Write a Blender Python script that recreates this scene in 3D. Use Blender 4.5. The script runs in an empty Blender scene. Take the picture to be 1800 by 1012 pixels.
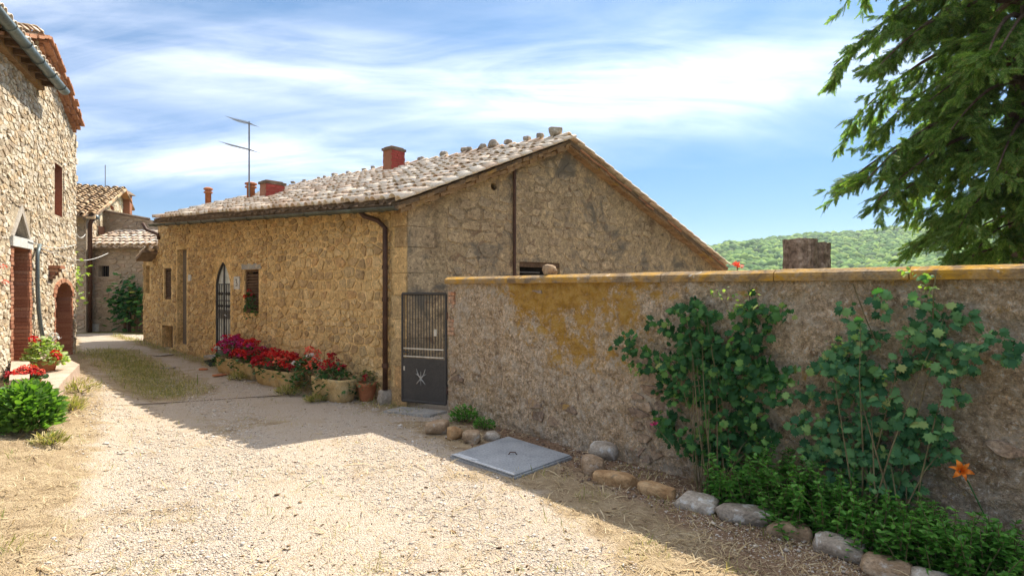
import bpy, math, random
import numpy as np
from mathutils import Vector, Matrix, noise as mnoise
from mathutils.geometry import tessellate_polygon

random.seed(7)
rng = np.random.default_rng(11)
R = math.radians
S = bpy.context.scene
COL = S.collection

# ---------------------------------------------------------------- camera, sky, sun, exposure
cam_d = bpy.data.cameras.new('camera')
cam_d.lens = 20.0
cam_d.sensor_width = 36.0
cam_d.clip_end = 6000
cam_d.clip_start = 0.05
cam = bpy.data.objects.new('camera', cam_d)
COL.objects.link(cam)
cam.location = (0, 0, 2.0)
cam.rotation_euler = (R(90), 0, 0)
S.camera = cam

SUN_AZ, SUN_EL = 34.5, 55.0      # degrees clockwise from +Y, above the horizon
SUN_STRENGTH, SKY_STRENGTH, EXPOSURE = 2.3, 0.15, 2.0
S.view_settings.view_transform = 'Standard'
S.view_settings.look = 'None'
S.view_settings.exposure = EXPOSURE
S.view_settings.gamma = 1.0
S.view_settings.use_curve_mapping = False

sun_d = bpy.data.lights.new('sun', 'SUN')
sun_d.energy = SUN_STRENGTH
sun_d.angle = R(0.5)
sun_d.color = (1.0, 0.91, 0.77)
sun = bpy.data.objects.new('sun', sun_d)
COL.objects.link(sun)
sdir = Vector((math.sin(R(SUN_AZ)) * math.cos(R(SUN_EL)), math.cos(R(SUN_AZ)) * math.cos(R(SUN_EL)), math.sin(R(SUN_EL))))
sun.rotation_euler = sdir.to_track_quat('Z', 'Y').to_euler()
sun.location = (10, 15, 30)

# ---------------------------------------------------------------- node helpers
def nd(nt, typ, ins=None, **props):
    n = nt.nodes.new(typ)
    for k, v in props.items():
        setattr(n, k, v)
    for k, v in (ins or {}).items():
        s = n.inputs[k]
        if isinstance(v, bpy.types.NodeSocket):
            nt.links.new(v, s)
        else:
            s.default_value = v
    return n

def c4(c):
    return (c[0], c[1], c[2], 1.0)

def math_(nt, op, a, b=0.5, clamp=False):
    return nd(nt, 'ShaderNodeMath', {0: a, 1: b}, operation=op, use_clamp=clamp).outputs[0]

def noise_(nt, vec, scale, detail=4, rough=0.55, dist=0.0):
    return nd(nt, 'ShaderNodeTexNoise', {'Vector': vec, 'Scale': scale, 'Detail': detail, 'Roughness': rough, 'Distortion': dist}).outputs['Fac']

def ramp_(nt, fac, stops, interp='LINEAR'):
    n = nd(nt, 'ShaderNodeValToRGB', {'Fac': fac})
    cr = n.color_ramp
    cr.interpolation = interp
    while len(cr.elements) < len(stops):
        cr.elements.new(0.5)
    for e, (p, c) in zip(cr.elements, stops):
        e.position = p
        e.color = c4(c) if not isinstance(c, (int, float)) else (c, c, c, 1)
    return n.outputs['Color']

def mix_(nt, fac, a, b, mode='MIX'):
    n = nd(nt, 'ShaderNodeMix', data_type='RGBA', blend_type=mode)
    for i, v in ((0, fac), (6, a), (7, b)):
        s = n.inputs[i]
        if isinstance(v, bpy.types.NodeSocket):
            nt.links.new(v, s)
        else:
            s.default_value = v if i == 0 else c4(v)
    return n.outputs[2]

def pos_(nt):
    return nd(nt, 'ShaderNodeNewGeometry').outputs['Position']

def rand_(nt):
    a = nd(nt, 'ShaderNodeNewGeometry').outputs['Random Per Island']
    b = nd(nt, 'ShaderNodeObjectInfo').outputs['Random']
    s = math_(nt, 'ADD', a, b)
    return math_(nt, 'FRACT', math_(nt, 'MULTIPLY', s, 7.31))

def base_mat(name, rough=0.85, spec=0.2):
    m = bpy.data.materials.new(name)
    m.use_nodes = True
    nt = m.node_tree
    b = nt.nodes['Principled BSDF']
    b.inputs['Roughness'].default_value = rough
    b.inputs['Specular IOR Level'].default_value = spec
    return m, nt, b

def bump_(nt, b, h, strength=0.5, dist=0.01):
    n = nd(nt, 'ShaderNodeBump', {'Height': h, 'Strength': strength, 'Distance': dist})
    nt.links.new(n.outputs[0], b.inputs['Normal'])

def speckled(name, stops, scale=6.0, rough=0.9, fine=60.0, bump=0.4, bdist=0.01, rnd=None, lichen=None, spec=0.15, metallic=0.0, detail=6, tint=.62, mottle=None):
    """colour from large noise, grain from fine noise, optional per-piece tint and lichen blotches"""
    m, nt, b = base_mat(name, rough, spec)
    p = pos_(nt)
    c = ramp_(nt, noise_(nt, p, scale, detail, 0.62, 0.3), stops)
    if rnd:
        c = mix_(nt, tint, c, ramp_(nt, rand_(nt), rnd, 'CONSTANT'))
    g = noise_(nt, p, fine, 3, 0.6)
    c = mix_(nt, 0.8, c, ramp_(nt, g, [(0.3, 0.6), (0.5, 0.95), (0.72, 1.25)]), 'MULTIPLY')
    if mottle:
        c = mix_(nt, mottle[1], c, ramp_(nt, noise_(nt, p, mottle[0], 7, 0.8, 0.6), [(0.36, 0.30), (0.44, 0.85), (0.56, 1.2), (0.66, 1.8)]), 'MULTIPLY')
    if lichen:
        for (col, sc, lo, hi) in lichen:
            f = ramp_(nt, noise_(nt, p, sc, 6, 0.68, 0.6), [(lo, 0.0), (hi, 1.0)])
            c = mix_(nt, f, c, col)
    nt.links.new(c, b.inputs['Base Color'])
    b.inputs['Metallic'].default_value = metallic
    h = math_(nt, 'ADD', math_(nt, 'MULTIPLY', noise_(nt, p, fine * 0.35, 5, 0.7), 1.2), g)
    bump_(nt, b, h, bump, bdist)
    return m

def leaf_mat(name, stops, trans=0.35, rough=0.5, spec=0.35, tcol=None):
    m, nt, b = base_mat(name, rough, spec)
    c = ramp_(nt, rand_(nt), stops)
    p = pos_(nt)
    c = mix_(nt, 0.5, c, ramp_(nt, noise_(nt, p, 9.0, 3), [(0.3, 0.7), (0.7, 1.25)]), 'MULTIPLY')
    nt.links.new(c, b.inputs['Base Color'])
    t = nd(nt, 'ShaderNodeBsdfTranslucent')
    tc = mix_(nt, 1.0, c, tcol or (1.5, 1.7, 0.5), 'MULTIPLY')
    nt.links.new(tc, t.inputs['Color'])
    mx = nd(nt, 'ShaderNodeMixShader', {0: trans, 1: b.outputs[0], 2: t.outputs[0]})
    nt.links.new(mx.outputs[0], nt.nodes['Material Output'].inputs['Surface'])
    return m

# ---------------------------------------------------------------- world: nishita sky and thin streaked cloud
W_ = bpy.data.worlds.new('World')
S.world = W_
W_.use_nodes = True
wt = W_.node_tree
bg = wt.nodes['Background']
sky = nd(wt, 'ShaderNodeTexSky', sky_type='NISHITA', sun_disc=False, sun_elevation=R(SUN_EL), sun_rotation=R(SUN_AZ))
sky.altitude = 300
sky.air_density = 1.0
sky.dust_density = 0.6
sky.ozone_density = 1.6
tc = nd(wt, 'ShaderNodeTexCoord').outputs['Generated']
sep = nd(wt, 'ShaderNodeSeparateXYZ', {0: tc})
zz = math_(wt, 'MAXIMUM', math_(wt, 'ADD', sep.outputs[2], 0.30), 0.10)
px_ = math_(wt, 'DIVIDE', sep.outputs[0], zz)
py_ = math_(wt, 'DIVIDE', sep.outputs[1], zz)
pl = nd(wt, 'ShaderNodeCombineXYZ', {0: px_, 1: py_}).outputs[0]
SEED = 6.3
def cloud_layer(rot, sx, sy, scale, lo, hi, seed, detail=8, dist=1.2):
    mp = nd(wt, 'ShaderNodeMapping', {0: pl, 1: (seed, seed * 0.7, 0), 2: (0, 0, R(rot)), 3: (sx, sy, 1)}).outputs[0]
    return ramp_(wt, noise_(wt, mp, scale, detail, 0.6, dist), [(lo, 0.0), (hi, 1.0)])
F1 = cloud_layer(-24, 0.5, 1.5, 1.2, 0.28, 0.72, SEED)          # streaked body
F2 = cloud_layer(-14, 0.6, 2.0, 3.2, 0.36, 0.84, SEED + 5)      # fine wisps
F3 = cloud_layer(10, 0.8, 1.0, 0.7, 0.40, 0.70, SEED + 2, 4, 0.5)
warp = math_(wt, 'MULTIPLY', math_(wt, 'SUBTRACT', noise_(wt, pl, 0.55, 4, 0.55), 0.5), 0.16)
zw = math_(wt, 'ADD', sep.outputs[2], warp)
def band(z0, w):
    t = math_(wt, 'DIVIDE', math_(wt, 'SUBTRACT', zw, z0), w)
    return math_(wt, 'POWER', 2.718, math_(wt, 'MULTIPLY', math_(wt, 'MULTIPLY', t, t), -1.0))
west = nd(wt, 'ShaderNodeMapRange', {0: sep.outputs[0], 1: -0.05, 2: -0.35, 3: 0.0, 4: 1.0}).outputs[0]
b1 = band(0.335, 0.072)
b2 = math_(wt, 'MULTIPLY', band(0.20, 0.045), west)
cov = math_(wt, 'ADD', math_(wt, 'ADD', math_(wt, 'MULTIPLY', b1, 0.78), math_(wt, 'MULTIPLY', b2, 0.85)), math_(wt, 'MULTIPLY', F3, 0.35))
cl = math_(wt, 'MULTIPLY', math_(wt, 'ADD', math_(wt, 'MULTIPLY', F1, 0.75), math_(wt, 'MULTIPLY', F2, 0.45)), cov)
high = nd(wt, 'ShaderNodeMapRange', {0: sep.outputs[2], 1: 0.45, 2: 0.70, 3: 0.0, 4: 1.0}).outputs[0]
cl = math_(wt, 'MULTIPLY', math_(wt, 'POWER', cl, 1.25), 0.36)
cl = math_(wt, 'ADD', cl, math_(wt, 'MULTIPLY', math_(wt, 'MULTIPLY', F1, high), 0.55), True)  # extra cloud overhead, out of view, added to brighten the shade
hz = math_(wt, 'MULTIPLY', math_(wt, 'POWER', math_(wt, 'SUBTRACT', 1.0, math_(wt, 'ABSOLUTE', sep.outputs[2])), 12.0), 0.11)
cl = math_(wt, 'MAXIMUM', cl, hz)
skc = mix_(wt, 1.0, sky.outputs[0], (0.142, 0.214, 0.248), 'MULTIPLY')
skc = mix_(wt, 1.0, skc, ramp_(wt, sep.outputs[2], [(0.0, (.60, .66, .84)), (.12, (.62, .70, .84)), (.40, (1, 1, 1))]), 'MULTIPLY')
CLOUD = (7.6, 7.2, 6.9)
wcol = mix_(wt, cl, skc, CLOUD)
wt.links.new(wcol, bg.inputs['Color'])
bg.inputs['Strength'].default_value = SKY_STRENGTH

# ---------------------------------------------------------------- geometry helpers
WORLD0 = {}          # world origin of every parent
def origin(parent):
    return WORLD0.get(parent.name, Vector((0, 0, 0))) if parent else Vector((0, 0, 0))

def tag(o, label=None, cat=None, group=None, kind=None):
    if label: o['label'] = label
    if cat: o['category'] = cat
    if group: o['group'] = group
    if kind: o['kind'] = kind
    return o

def thing(name, label, cat, loc=(0, 0, 0), group=None):
    o = bpy.data.objects.new(name, None)
    COL.objects.link(o)
    o.location = loc
    o.empty_display_size = 0.2
    WORLD0[o.name] = Vector(loc)
    return tag(o, label, cat, group)

def link_mesh(name, me, mats, parent=None, loc=None, smooth=False, kind=None, label=None):
    if not isinstance(mats, (list, tuple)): mats = [mats]
    if not me.materials:
        for m in mats: me.materials.append(m)
    if smooth:
        me.polygons.foreach_set('use_smooth', [True] * len(me.polygons))
    o = bpy.data.objects.new(name, me)
    COL.objects.link(o)
    if parent: o.parent = parent
    lw = Vector(loc) if loc is not None else origin(parent)
    o.location = lw - origin(parent)
    WORLD0[o.name] = lw
    return tag(o, label, None, None, kind)

def np_mesh(name, V, F):
    """V (n,3) world, F list of index lists or (m,k) array"""
    me = bpy.data.meshes.new(name)
    V = np.asarray(V, dtype=np.float32)
    if isinstance(F, np.ndarray):
        m, k = F.shape
        me.vertices.add(len(V)); me.vertices.foreach_set('co', V.ravel())
        me.loops.add(m * k); me.loops.foreach_set('vertex_index', F.ravel().astype(np.int32))
        me.polygons.add(m)
        me.polygons.foreach_set('loop_start', np.arange(0, m * k, k, dtype=np.int32))
        me.update(calc_edges=True)
        me.validate()
    else:
        me.from_pydata([tuple(map(float, v)) for v in V], [], F)
    return me

def put(name, V, F, mat, parent=None, loc=None, smooth=False, kind=None, label=None):
    """V in world coordinates; stored relative to loc (or the parent's origin)"""
    lw = np.array(loc if loc is not None else origin(parent), dtype=np.float64)
    me = np_mesh(name, np.asarray(V, dtype=np.float64) - lw, F)
    return link_mesh(name, me, mat, parent, lw, smooth, kind, label)

class MB:
    def __init__(s): s.v = []; s.f = []
    def add(s, V, F):
        n = len(s.v)
        s.v.extend([tuple(p) for p in V])
        s.f.extend([tuple(i + n for i in f) for f in F])
        return s
    def frame_box(s, o, ax, ay, az):
        """box from corner o spanned by three vectors"""
        o = Vector(o); ax = Vector(ax); ay = Vector(ay); az = Vector(az)
        V = [o, o + ax, o + ax + ay, o + ay, o + az, o + ax + az, o + ax + ay + az, o + ay + az]
        F = [(0, 3, 2, 1), (4, 5, 6, 7), (0, 1, 5, 4), (1, 2, 6, 5), (2, 3, 7, 6), (3, 0, 4, 7)]
        if ax.cross(ay).dot(az) < 0: F = [f[::-1] for f in F]
        return s.add(V, F)
    def box(s, c, sz, rz=0.0):
        m = Matrix.Rotation(rz, 3, 'Z')
        a, b, c_ = m @ Vector((sz[0], 0, 0)), m @ Vector((0, sz[1], 0)), Vector((0, 0, sz[2]))
        return s.frame_box(Vector(c) - (a + b + c_) / 2, a, b, c_)
    def tube(s, pts, r, n=8, cap=True):
        pts = [Vector(p) for p in pts]
        rs = r if isinstance(r, (list, tuple)) else [r] * len(pts)
        V = []; F = []
        prev = None
        for i, p in enumerate(pts):
            d = (pts[min(i + 1, len(pts) - 1)] - pts[max(i - 1, 0)])
            d = d.normalized() if d.length > 1e-9 else Vector((0, 0, 1))
            if prev is None:
                a = d.orthogonal().normalized()
            else:
                a = prev - d * prev.dot(d)
                a = a.normalized() if a.length > 1e-6 else d.orthogonal().normalized()
            prev = a
            b = d.cross(a)
            for k in range(n):
                t = 2 * math.pi * k / n
                V.append(p + (a * math.cos(t) + b * math.sin(t)) * rs[i])
        for i in range(len(pts) - 1):
            for k in range(n):
                k2 = (k + 1) % n
                F.append((i * n + k, i * n + k2, (i + 1) * n + k2, (i + 1) * n + k))
        if cap:
            F.append(tuple(range(n - 1, -1, -1)))
            F.append(tuple(range((len(pts) - 1) * n, len(pts) * n)))
        return s.add(V, F)
    def lathe(s, prof, c=(0, 0, 0), n=20, sx=1.0, sy=1.0, rz=0.0):
        V = []; F = []
        cr, sr = math.cos(rz), math.sin(rz)
        for (r, z) in prof:
            for k in range(n):
                t = 2 * math.pi * k / n
                x, y = r * math.cos(t) * sx, r * math.sin(t) * sy
                V.append((c[0] + x * cr - y * sr, c[1] + x * sr + y * cr, c[2] + z))
        for i in range(len(prof) - 1):
            for k in range(n):
                k2 = (k + 1) % n
                F.append((i * n + k, i * n + k2, (i + 1) * n + k2, (i + 1) * n + k))
        F.append(tuple(range(n - 1, -1, -1)))
        F.append(tuple(range((len(prof) - 1) * n, len(prof) * n)))
        return s.add(V, F)
    def prism(s, poly, off):
        """poly: planar list of vectors, extruded by the vector off"""
        n = len(poly); off = Vector(off)
        V = [Vector(p) for p in poly] + [Vector(p) + off for p in poly]
        F = [tuple(range(n)), tuple(range(2 * n - 1, n - 1, -1))]
        F += [(i, i + n, (i + 1) % n + n, (i + 1) % n) for i in range(n)]
        return s.add(V, F)
    def build(s, name, mat, parent=None, loc=None, smooth=False, kind=None, label=None):
        return put(name, s.v, s.f, mat, parent, loc, smooth, kind, label)

def scatter(TV, TF, P, Rm, Sc):
    """template verts (n,3), faces (m,k); positions (N,3), rotations (N,3,3) columns=axes, scale (N,) or (N,3)"""
    TV = np.asarray(TV, float); TF = np.asarray(TF, int)
    P = np.asarray(P, float); Rm = np.asarray(Rm, float); Sc = np.asarray(Sc, float)
    if Sc.ndim == 1: Sc = Sc[:, None]
    if Sc.shape[1] == 1: Sc = np.repeat(Sc, 3, 1)
    L = TV[None] * Sc[:, None, :]
    V = np.einsum('nij,nkj->nki', Rm, L) + P[:, None, :]
    N, n = len(P), len(TV)
    F = (TF[None] + (np.arange(N) * n)[:, None, None]).reshape(-1, TF.shape[1])
    return V.reshape(-1, 3), F

def rot_from(fwd, up, roll=None):
    """fwd (N,3) -> local +Y, up hint (N,3) -> local +Z side; returns (N,3,3)"""
    f = fwd / np.maximum(np.linalg.norm(fwd, axis=1, keepdims=True), 1e-9)
    x = np.cross(f, up)
    x = x / np.maximum(np.linalg.norm(x, axis=1, keepdims=True), 1e-9)
    z = np.cross(x, f)
    if roll is not None:
        c, s_ = np.cos(roll)[:, None], np.sin(roll)[:, None]
        x, z = x * c + z * s_, z * c - x * s_
    return np.stack([x, f, z], axis=2)

def rand_dirs(n, zlo=-1, zhi=1):
    z = rng.uniform(zlo, zhi, n); t = rng.uniform(0, 2 * np.pi, n)
    r = np.sqrt(np.maximum(0, 1 - z * z))
    return np.stack([r * np.cos(t), r * np.sin(t), z], 1)

def fbm(x, y, z=0.0, o=4):
    return mnoise.fractal(Vector((x, y, z)), 0.7, 2.0, o)

# leaf templates, growing along +Y from the origin, face up +Z
LEAF_OVATE = (np.array([(0, 0, 0), (-.28, .35, .05), (0, .45, -.03), (.28, .35, .05), (-.2, .72, .02), (.2, .72, .02), (0, 1, -.10)]),
              np.array([(0, 2, 1), (0, 3, 2), (1, 2, 4), (2, 3, 5), (2, 5, 6), (2, 6, 4)]))
def lobed():
    ang = [-2.5, -2.0, -1.55, -1.15, -.85, -.5, -.28, 0, .28, .5, .85, 1.15, 1.55, 2.0, 2.5]
    rad = [.30, .58, .46, .68, .50, .74, .58, .88, .58, .74, .50, .68, .46, .58, .30]
    V = [(0, .35, .05), (0, 0, 0)] + [(math.sin(a) * r * .8, .35 + math.cos(a) * r * .72, -.30 * r * r + (.05 if r > .6 else 0)) for a, r in zip(ang, rad)]
    n = len(ang)
    F = [(0, 2 + i + 1, 2 + i) for i in range(n - 1)] + [(0, 2, 1), (0, 1, 1 + n)]
    return np.array(V), np.array(F)
LEAF_LOBED = lobed()
LEAF_BLADE = (np.array([(-.06, 0, 0), (.06, 0, 0), (-.07, .4, .06), (.07, .4, .06), (-.045, .75, .05), (.045, .75, .05), (0, 1, -.03)]),
              np.array([(0, 1, 3), (0, 3, 2), (2, 3, 5), (2, 5, 4), (4, 5, 6)]))
PEB = (np.array([(1, 0, 0), (-1, 0, 0), (0, 1, 0), (0, -1, 0), (0.1, 0, .8), (0, 0, -.8), (.6, .6, .3), (-.6, -.5, .35)]),
       np.array([(0, 6, 4), (6, 2, 4), (2, 1, 4), (1, 7, 4), (7, 3, 4), (3, 0, 4), (0, 2, 6), (1, 3, 7), (0, 3, 5), (2, 0, 5), (1, 2, 5), (3, 1, 5)]))

def ico(sub=2):
    import bmesh
    bm = bmesh.new()
    bmesh.ops.create_icosphere(bm, subdivisions=sub, radius=1.0)
    V = np.array([v.co[:] for v in bm.verts]); F = np.array([[v.index for v in f.verts] for f in bm.faces])
    bm.free()
    return V, F
ICO1, ICO2, ICO3 = ico(1), ico(2), ico(3)

def rock_shape(seed, cuts=9, sub=3, rough=0.05):
    r = np.random.default_rng(seed)
    V, F = ICO3
    V = np.sign(V) * np.abs(V) ** .42                 # blocky body, then planes sheared off it
    V /= np.abs(V).max()
    d = r.normal(size=(cuts, 3)); d /= np.linalg.norm(d, axis=1, keepdims=True)
    for n_ in d:
        t = V @ n_
        k = t.max() * r.uniform(.66, .92)
        V = V - np.where(t > k, t - k, 0)[:, None] * n_[None]
    V = np.array([v * (1 + rough * mnoise.fractal(Vector(v * 2.6) + Vector((seed, 0, 0)), 0.8, 2, 5)) for v in V])
    V /= np.abs(V).max(0)
    return V, F

def rock(name, c, size, rz, seed, mat, parent=None, cuts=9, loc=None, tilt=(0, 0)):
    V, F = rock_shape(seed, cuts)
    M_ = (Matrix.Rotation(rz, 3, 'Z') @ Matrix.Rotation(tilt[0], 3, 'X') @ Matrix.Rotation(tilt[1], 3, 'Y'))
    V = (V * np.array(size) / 2) @ np.array(M_).T + np.array(c)
    return put(name, V, F, mat, parent, loc if loc is not None else c, False)

# ---------------------------------------------------------------- vertical wall planes and photo-to-place conversion
CZ = 2.0
class Plane:
    def __init__(s, O, D, N):
        s.O = Vector((O[0], O[1])); s.D = Vector((D[0], D[1])).normalized(); s.N = Vector((N[0], N[1])).normalized()
        if abs(s.N.dot(s.D)) > 1e-3:
            s.N = (s.N - s.D * s.N.dot(s.D)).normalized()
    def uz(s, px, py, d=0.0):
        k = (px - 900) / 1000.0
        o = s.O + s.N * d
        # o + D u = (k y, y)
        den = s.D.x - k * s.D.y
        u = (k * o.y - o.x) / den
        y = o.y + s.D.y * u
        return u, CZ + (506 - py) / 1000.0 * y
    def pt(s, u, z, d=0.0):
        p = s.O + s.D * u + s.N * d
        return Vector((p.x, p.y, z))
    def at(s, px, py, d=0.0):
        u, z = s.uz(px, py, d)
        return s.pt(u, z, d)
    def rect(s, x0, x1, y0, y1, d=0.0):
        xm = (x0 + x1) / 2
        ua, ub = s.uz(x0, 500, d)[0], s.uz(x1, 500, d)[0]
        return min(ua, ub), max(ua, ub), s.uz(xm, y1, d)[1], s.uz(xm, y0, d)[1]

def sstep(t):
    t = max(0.0, min(1.0, t)); return t * t * (3 - 2 * t)

A = Vector((-1.76, 9.57))                                    # near corner of the long house
HF = Plane(A, (-1230, 1000), (-.631, -.776))                 # its street front, u runs away from the gate
HG = Plane(A, (1200, 1000), (.64, -.768))                    # its gable end
B = Vector((-1.02, 9.13))
GW = Plane(B, (.9, -1), (-.743, -.669))                      # garden wall, u runs towards the camera
LB = Plane((-10.97, 14.3), (.496, -1), (1, .496))            # left houses, u runs towards the camera
FG = Plane((-14.6, 19.5), (-.5, 1), (1, .5))                 # gable wall of the far house

def gz(x, y):
    """height of the ground"""
    a = 0.27 * sstep((y - 9) / 8.0)
    s = (Vector((x, y)) - LB.O).dot(LB.N)
    b = (0.20 + 0.25 * sstep((13 - y) / 4.0)) * sstep(1 - s / 2.6) if s < 2.6 and x < -3 else 0
    if x > 0 and y > 14:
        r = math.hypot(x, y)
        a -= 30 * sstep((r - 22) / 220)
    elif y > 30:
        a -= 22 * sstep((y - 30) / 300)
    far = max(abs(x), abs(y))
    und = 0.018 * fbm(x * 0.9, y * 0.9) if far < 40 else 0
    return a + b + und

def ground(px, py, dh=0.0):
    h = 0.0
    for _ in range(8):
        y = (CZ - h) / ((py - 506) / 1000.0)
        x = (px - 900) / 1000.0 * y
        h = gz(x, y) + dh
    return Vector((x, y, h))
# ---------------------------------------------------------------- materials
M = {}
GOLD = [(0.0, (.36, .24, .13)), (.15, (.55, .37, .17)), (.35, (.60, .43, .21)), (.5, (.40, .30, .17)), (.65, (.66, .49, .27)), (.8, (.24, .165, .10)), (.9, (.46, .27, .13))]
M['gold_stone'] = speckled('golden sandstone', [(.3, (.38, .24, .10)), (.5, (.56, .385, .18)), (.7, (.66, .49, .26))], 3.0, .92, 45, .8, .016, rnd=GOLD, mottle=(15, .8), tint=.55)
M['gold_mortar'] = speckled('ochre lime mortar', [(.3, (.44, .28, .11)), (.5, (.68, .47, .22)), (.72, (.80, .60, .32))], 2.2, .95, 38, 1.0, .025, mottle=(13, .85), lichen=[((.30, .20, .10), 1.1, .58, .78)])
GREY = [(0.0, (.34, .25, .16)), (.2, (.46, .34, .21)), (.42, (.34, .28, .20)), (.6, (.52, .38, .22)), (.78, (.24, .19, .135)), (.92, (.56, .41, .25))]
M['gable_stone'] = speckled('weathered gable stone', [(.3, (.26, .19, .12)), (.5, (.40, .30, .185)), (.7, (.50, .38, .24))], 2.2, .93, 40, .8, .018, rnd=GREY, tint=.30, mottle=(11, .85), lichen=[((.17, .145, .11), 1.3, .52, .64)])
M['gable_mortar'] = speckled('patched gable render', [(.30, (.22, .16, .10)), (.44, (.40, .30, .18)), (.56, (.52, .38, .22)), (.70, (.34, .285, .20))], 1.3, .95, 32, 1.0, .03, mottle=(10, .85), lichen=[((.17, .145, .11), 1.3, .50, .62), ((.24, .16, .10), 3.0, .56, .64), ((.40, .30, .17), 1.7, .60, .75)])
PALE = [(0.0, (.54, .45, .31)), (.25, (.64, .57, .45)), (.42, (.34, .25, .16)), (.55, (.55, .38, .21)), (.7, (.68, .62, .52)), (.88, (.24, .17, .11))]
M['pale_stone'] = speckled('pale rubble stone', [(.3, (.42, .33, .22)), (.5, (.58, .50, .37)), (.7, (.68, .62, .51))], 4.0, .9, 50, .8, .015, rnd=PALE, mottle=(16, .75))
M['pale_mortar'] = speckled('pale rubble mortar', [(.3, (.34, .27, .18)), (.55, (.54, .45, .32)), (.75, (.64, .56, .43))], 3.0, .95, 40, 1.0, .03, mottle=(14, .8))
M['pale_render'] = speckled('grey lime render', [(.3, (.36, .32, .27)), (.6, (.47, .43, .37)), (.8, (.52, .48, .42))], 2.0, .95, 30, .5, .012)
FARP = [(0.0, (.34, .27, .20)), (.3, (.43, .34, .25)), (.5, (.28, .23, .18)), (.7, (.48, .40, .31)), (.88, (.40, .26, .19))]
M['far_stone'] = speckled('far house stone', [(.3, (.34, .27, .20)), (.6, (.52, .43, .32))], 3.0, .92, 40, .5, .012, rnd=FARP, tint=.45)
M['far_mortar'] = speckled('far house mortar', [(.3, (.34, .28, .21)), (.6, (.46, .38, .29))], 2.0, .95, 30, .7, .02)
M['brick'] = speckled('old red brick', [(.3, (.30, .13, .075)), (.6, (.42, .20, .12)), (.8, (.46, .27, .17))], 5.0, .9, 50, .4, .006,
                      rnd=[(0, (.33, .14, .08)), (.3, (.44, .21, .12)), (.55, (.28, .12, .075)), (.75, (.48, .28, .18)), (.9, (.38, .2, .14))])
M['red_paint'] = speckled('faded red chimney render', [(.3, (.30, .055, .045)), (.6, (.42, .08, .06)), (.8, (.44, .14, .10))], 3.0, .8, 30, .3, .008)
M['terracotta'] = speckled('terracotta', [(.3, (.36, .13, .06)), (.6, (.48, .19, .09)), (.8, (.52, .25, .14))], 6.0, .75, 60, .15, .004)
TILE = [(0.0, (.80, .70, .57)), (.2, (.76, .60, .45)), (.38, (.70, .48, .33)), (.5, (.82, .75, .65)), (.68, (.62, .50, .38)), (.78, (.80, .67, .53)), (.93, (.46, .31, .20))]
M['roof_tile'] = speckled('lichen bleached clay tile', [(.3, (.56, .44, .32)), (.5, (.78, .67, .54)), (.7, (.84, .77, .67))], 7.0, .9, 55, .45, .008, rnd=TILE)
M['roof_under'] = speckled('dark tile bed and gap shade', [(.3, (.12, .085, .06)), (.7, (.26, .19, .13))], 6.0, .95, 40, .4, .01)
M['far_tile'] = speckled('ochre clay tile', [(.3, (.40, .28, .17)), (.6, (.52, .38, .25))], 7.0, .9, 55, .4, .008, rnd=[(0, (.52, .38, .22)), (.3, (.42, .27, .15)), (.55, (.58, .46, .32)), (.8, (.34, .24, .16))])
M['verge'] = speckled('mossy verge stone', [(.3, (.17, .10, .055)), (.5, (.30, .19, .10)), (.7, (.40, .27, .15))], 5.0, .95, 35, .7, .015, lichen=[((.42, .25, .055), 2.2, .56, .68)])
M['eave_red'] = speckled('terracotta eave tiles', [(.3, (.34, .15, .08)), (.6, (.46, .24, .14)), (.8, (.50, .33, .22))], 6.0, .85, 50, .3, .006)
M['timber'] = speckled('old brown timber', [(.3, (.075, .045, .028)), (.6, (.14, .085, .05)), (.8, (.19, .125, .08))], 8.0, .75, 60, .3, .005)
M['wood_door'] = speckled('weathered plank wood', [(.3, (.17, .12, .085)), (.6, (.26, .19, .14)), (.8, (.30, .23, .18))], 6.0, .8, 60, .3, .005)
M['zinc'] = speckled('dull zinc gutter', [(.3, (.10, .13, .135)), (.6, (.16, .20, .205)), (.8, (.22, .26, .26))], 4.0, .45, 30, .08, .003, spec=.5, metallic=.35)
M['green_gutter'] = speckled('oxidised copper gutter', [(.3, (.055, .060, .042)), (.5, (.09, .085, .055)), (.7, (.13, .15, .11))], 3.0, .6, 30, .15, .004, spec=.4, metallic=.3)
M['rust'] = speckled('rusty brown pipe', [(.3, (.045, .022, .014)), (.55, (.085, .040, .024)), (.8, (.15, .075, .04))], 5.0, .6, 60, .25, .004, spec=.4, metallic=.2)
M['iron'] = speckled('dark painted iron', [(.3, (.040, .038, .036)), (.6, (.058, .053, .049)), (.8, (.080, .070, .06))], 5.0, .5, 50, .15, .003, spec=.4, metallic=.1, lichen=[((.12, .065, .04), 7.0, .62, .74)])
M['steel'] = speckled('worn bright steel', [(.3, (.45, .44, .42)), (.7, (.66, .65, .62))], 8.0, .35, 50, .1, .002, spec=.6, metallic=.7)
M['galv'] = speckled('galvanised steel plate', [(.3, (.27, .30, .33)), (.5, (.34, .37, .40)), (.7, (.40, .43, .46))], 3.5, .55, 40, .12, .003, spec=.45, metallic=.35)
M['white_metal'] = speckled('pale aluminium edge', [(.3, (.52, .57, .62)), (.7, (.68, .72, .76))], 5, .5, 40, .05, .002, spec=.5, metallic=.3)
M['white'] = speckled('whitewashed stone', [(.3, (.50, .50, .47)), (.7, (.66, .66, .63))], 6.0, .8, 40, .15, .004)
M['plaster'] = speckled('grey brown cement infill', [(.3, (.155, .13, .105)), (.6, (.20, .17, .14))], 3.0, .9, 40, .15, .004)
M['trough'] = speckled('mossy sandstone trough', [(.3, (.34, .23, .10)), (.5, (.50, .36, .17)), (.7, (.60, .47, .27))], 5.0, .9, 50, .5, .010, lichen=[((.30, .30, .22), 6.0, .58, .70), ((.60, .44, .13), 3.5, .60, .74)])
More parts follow.
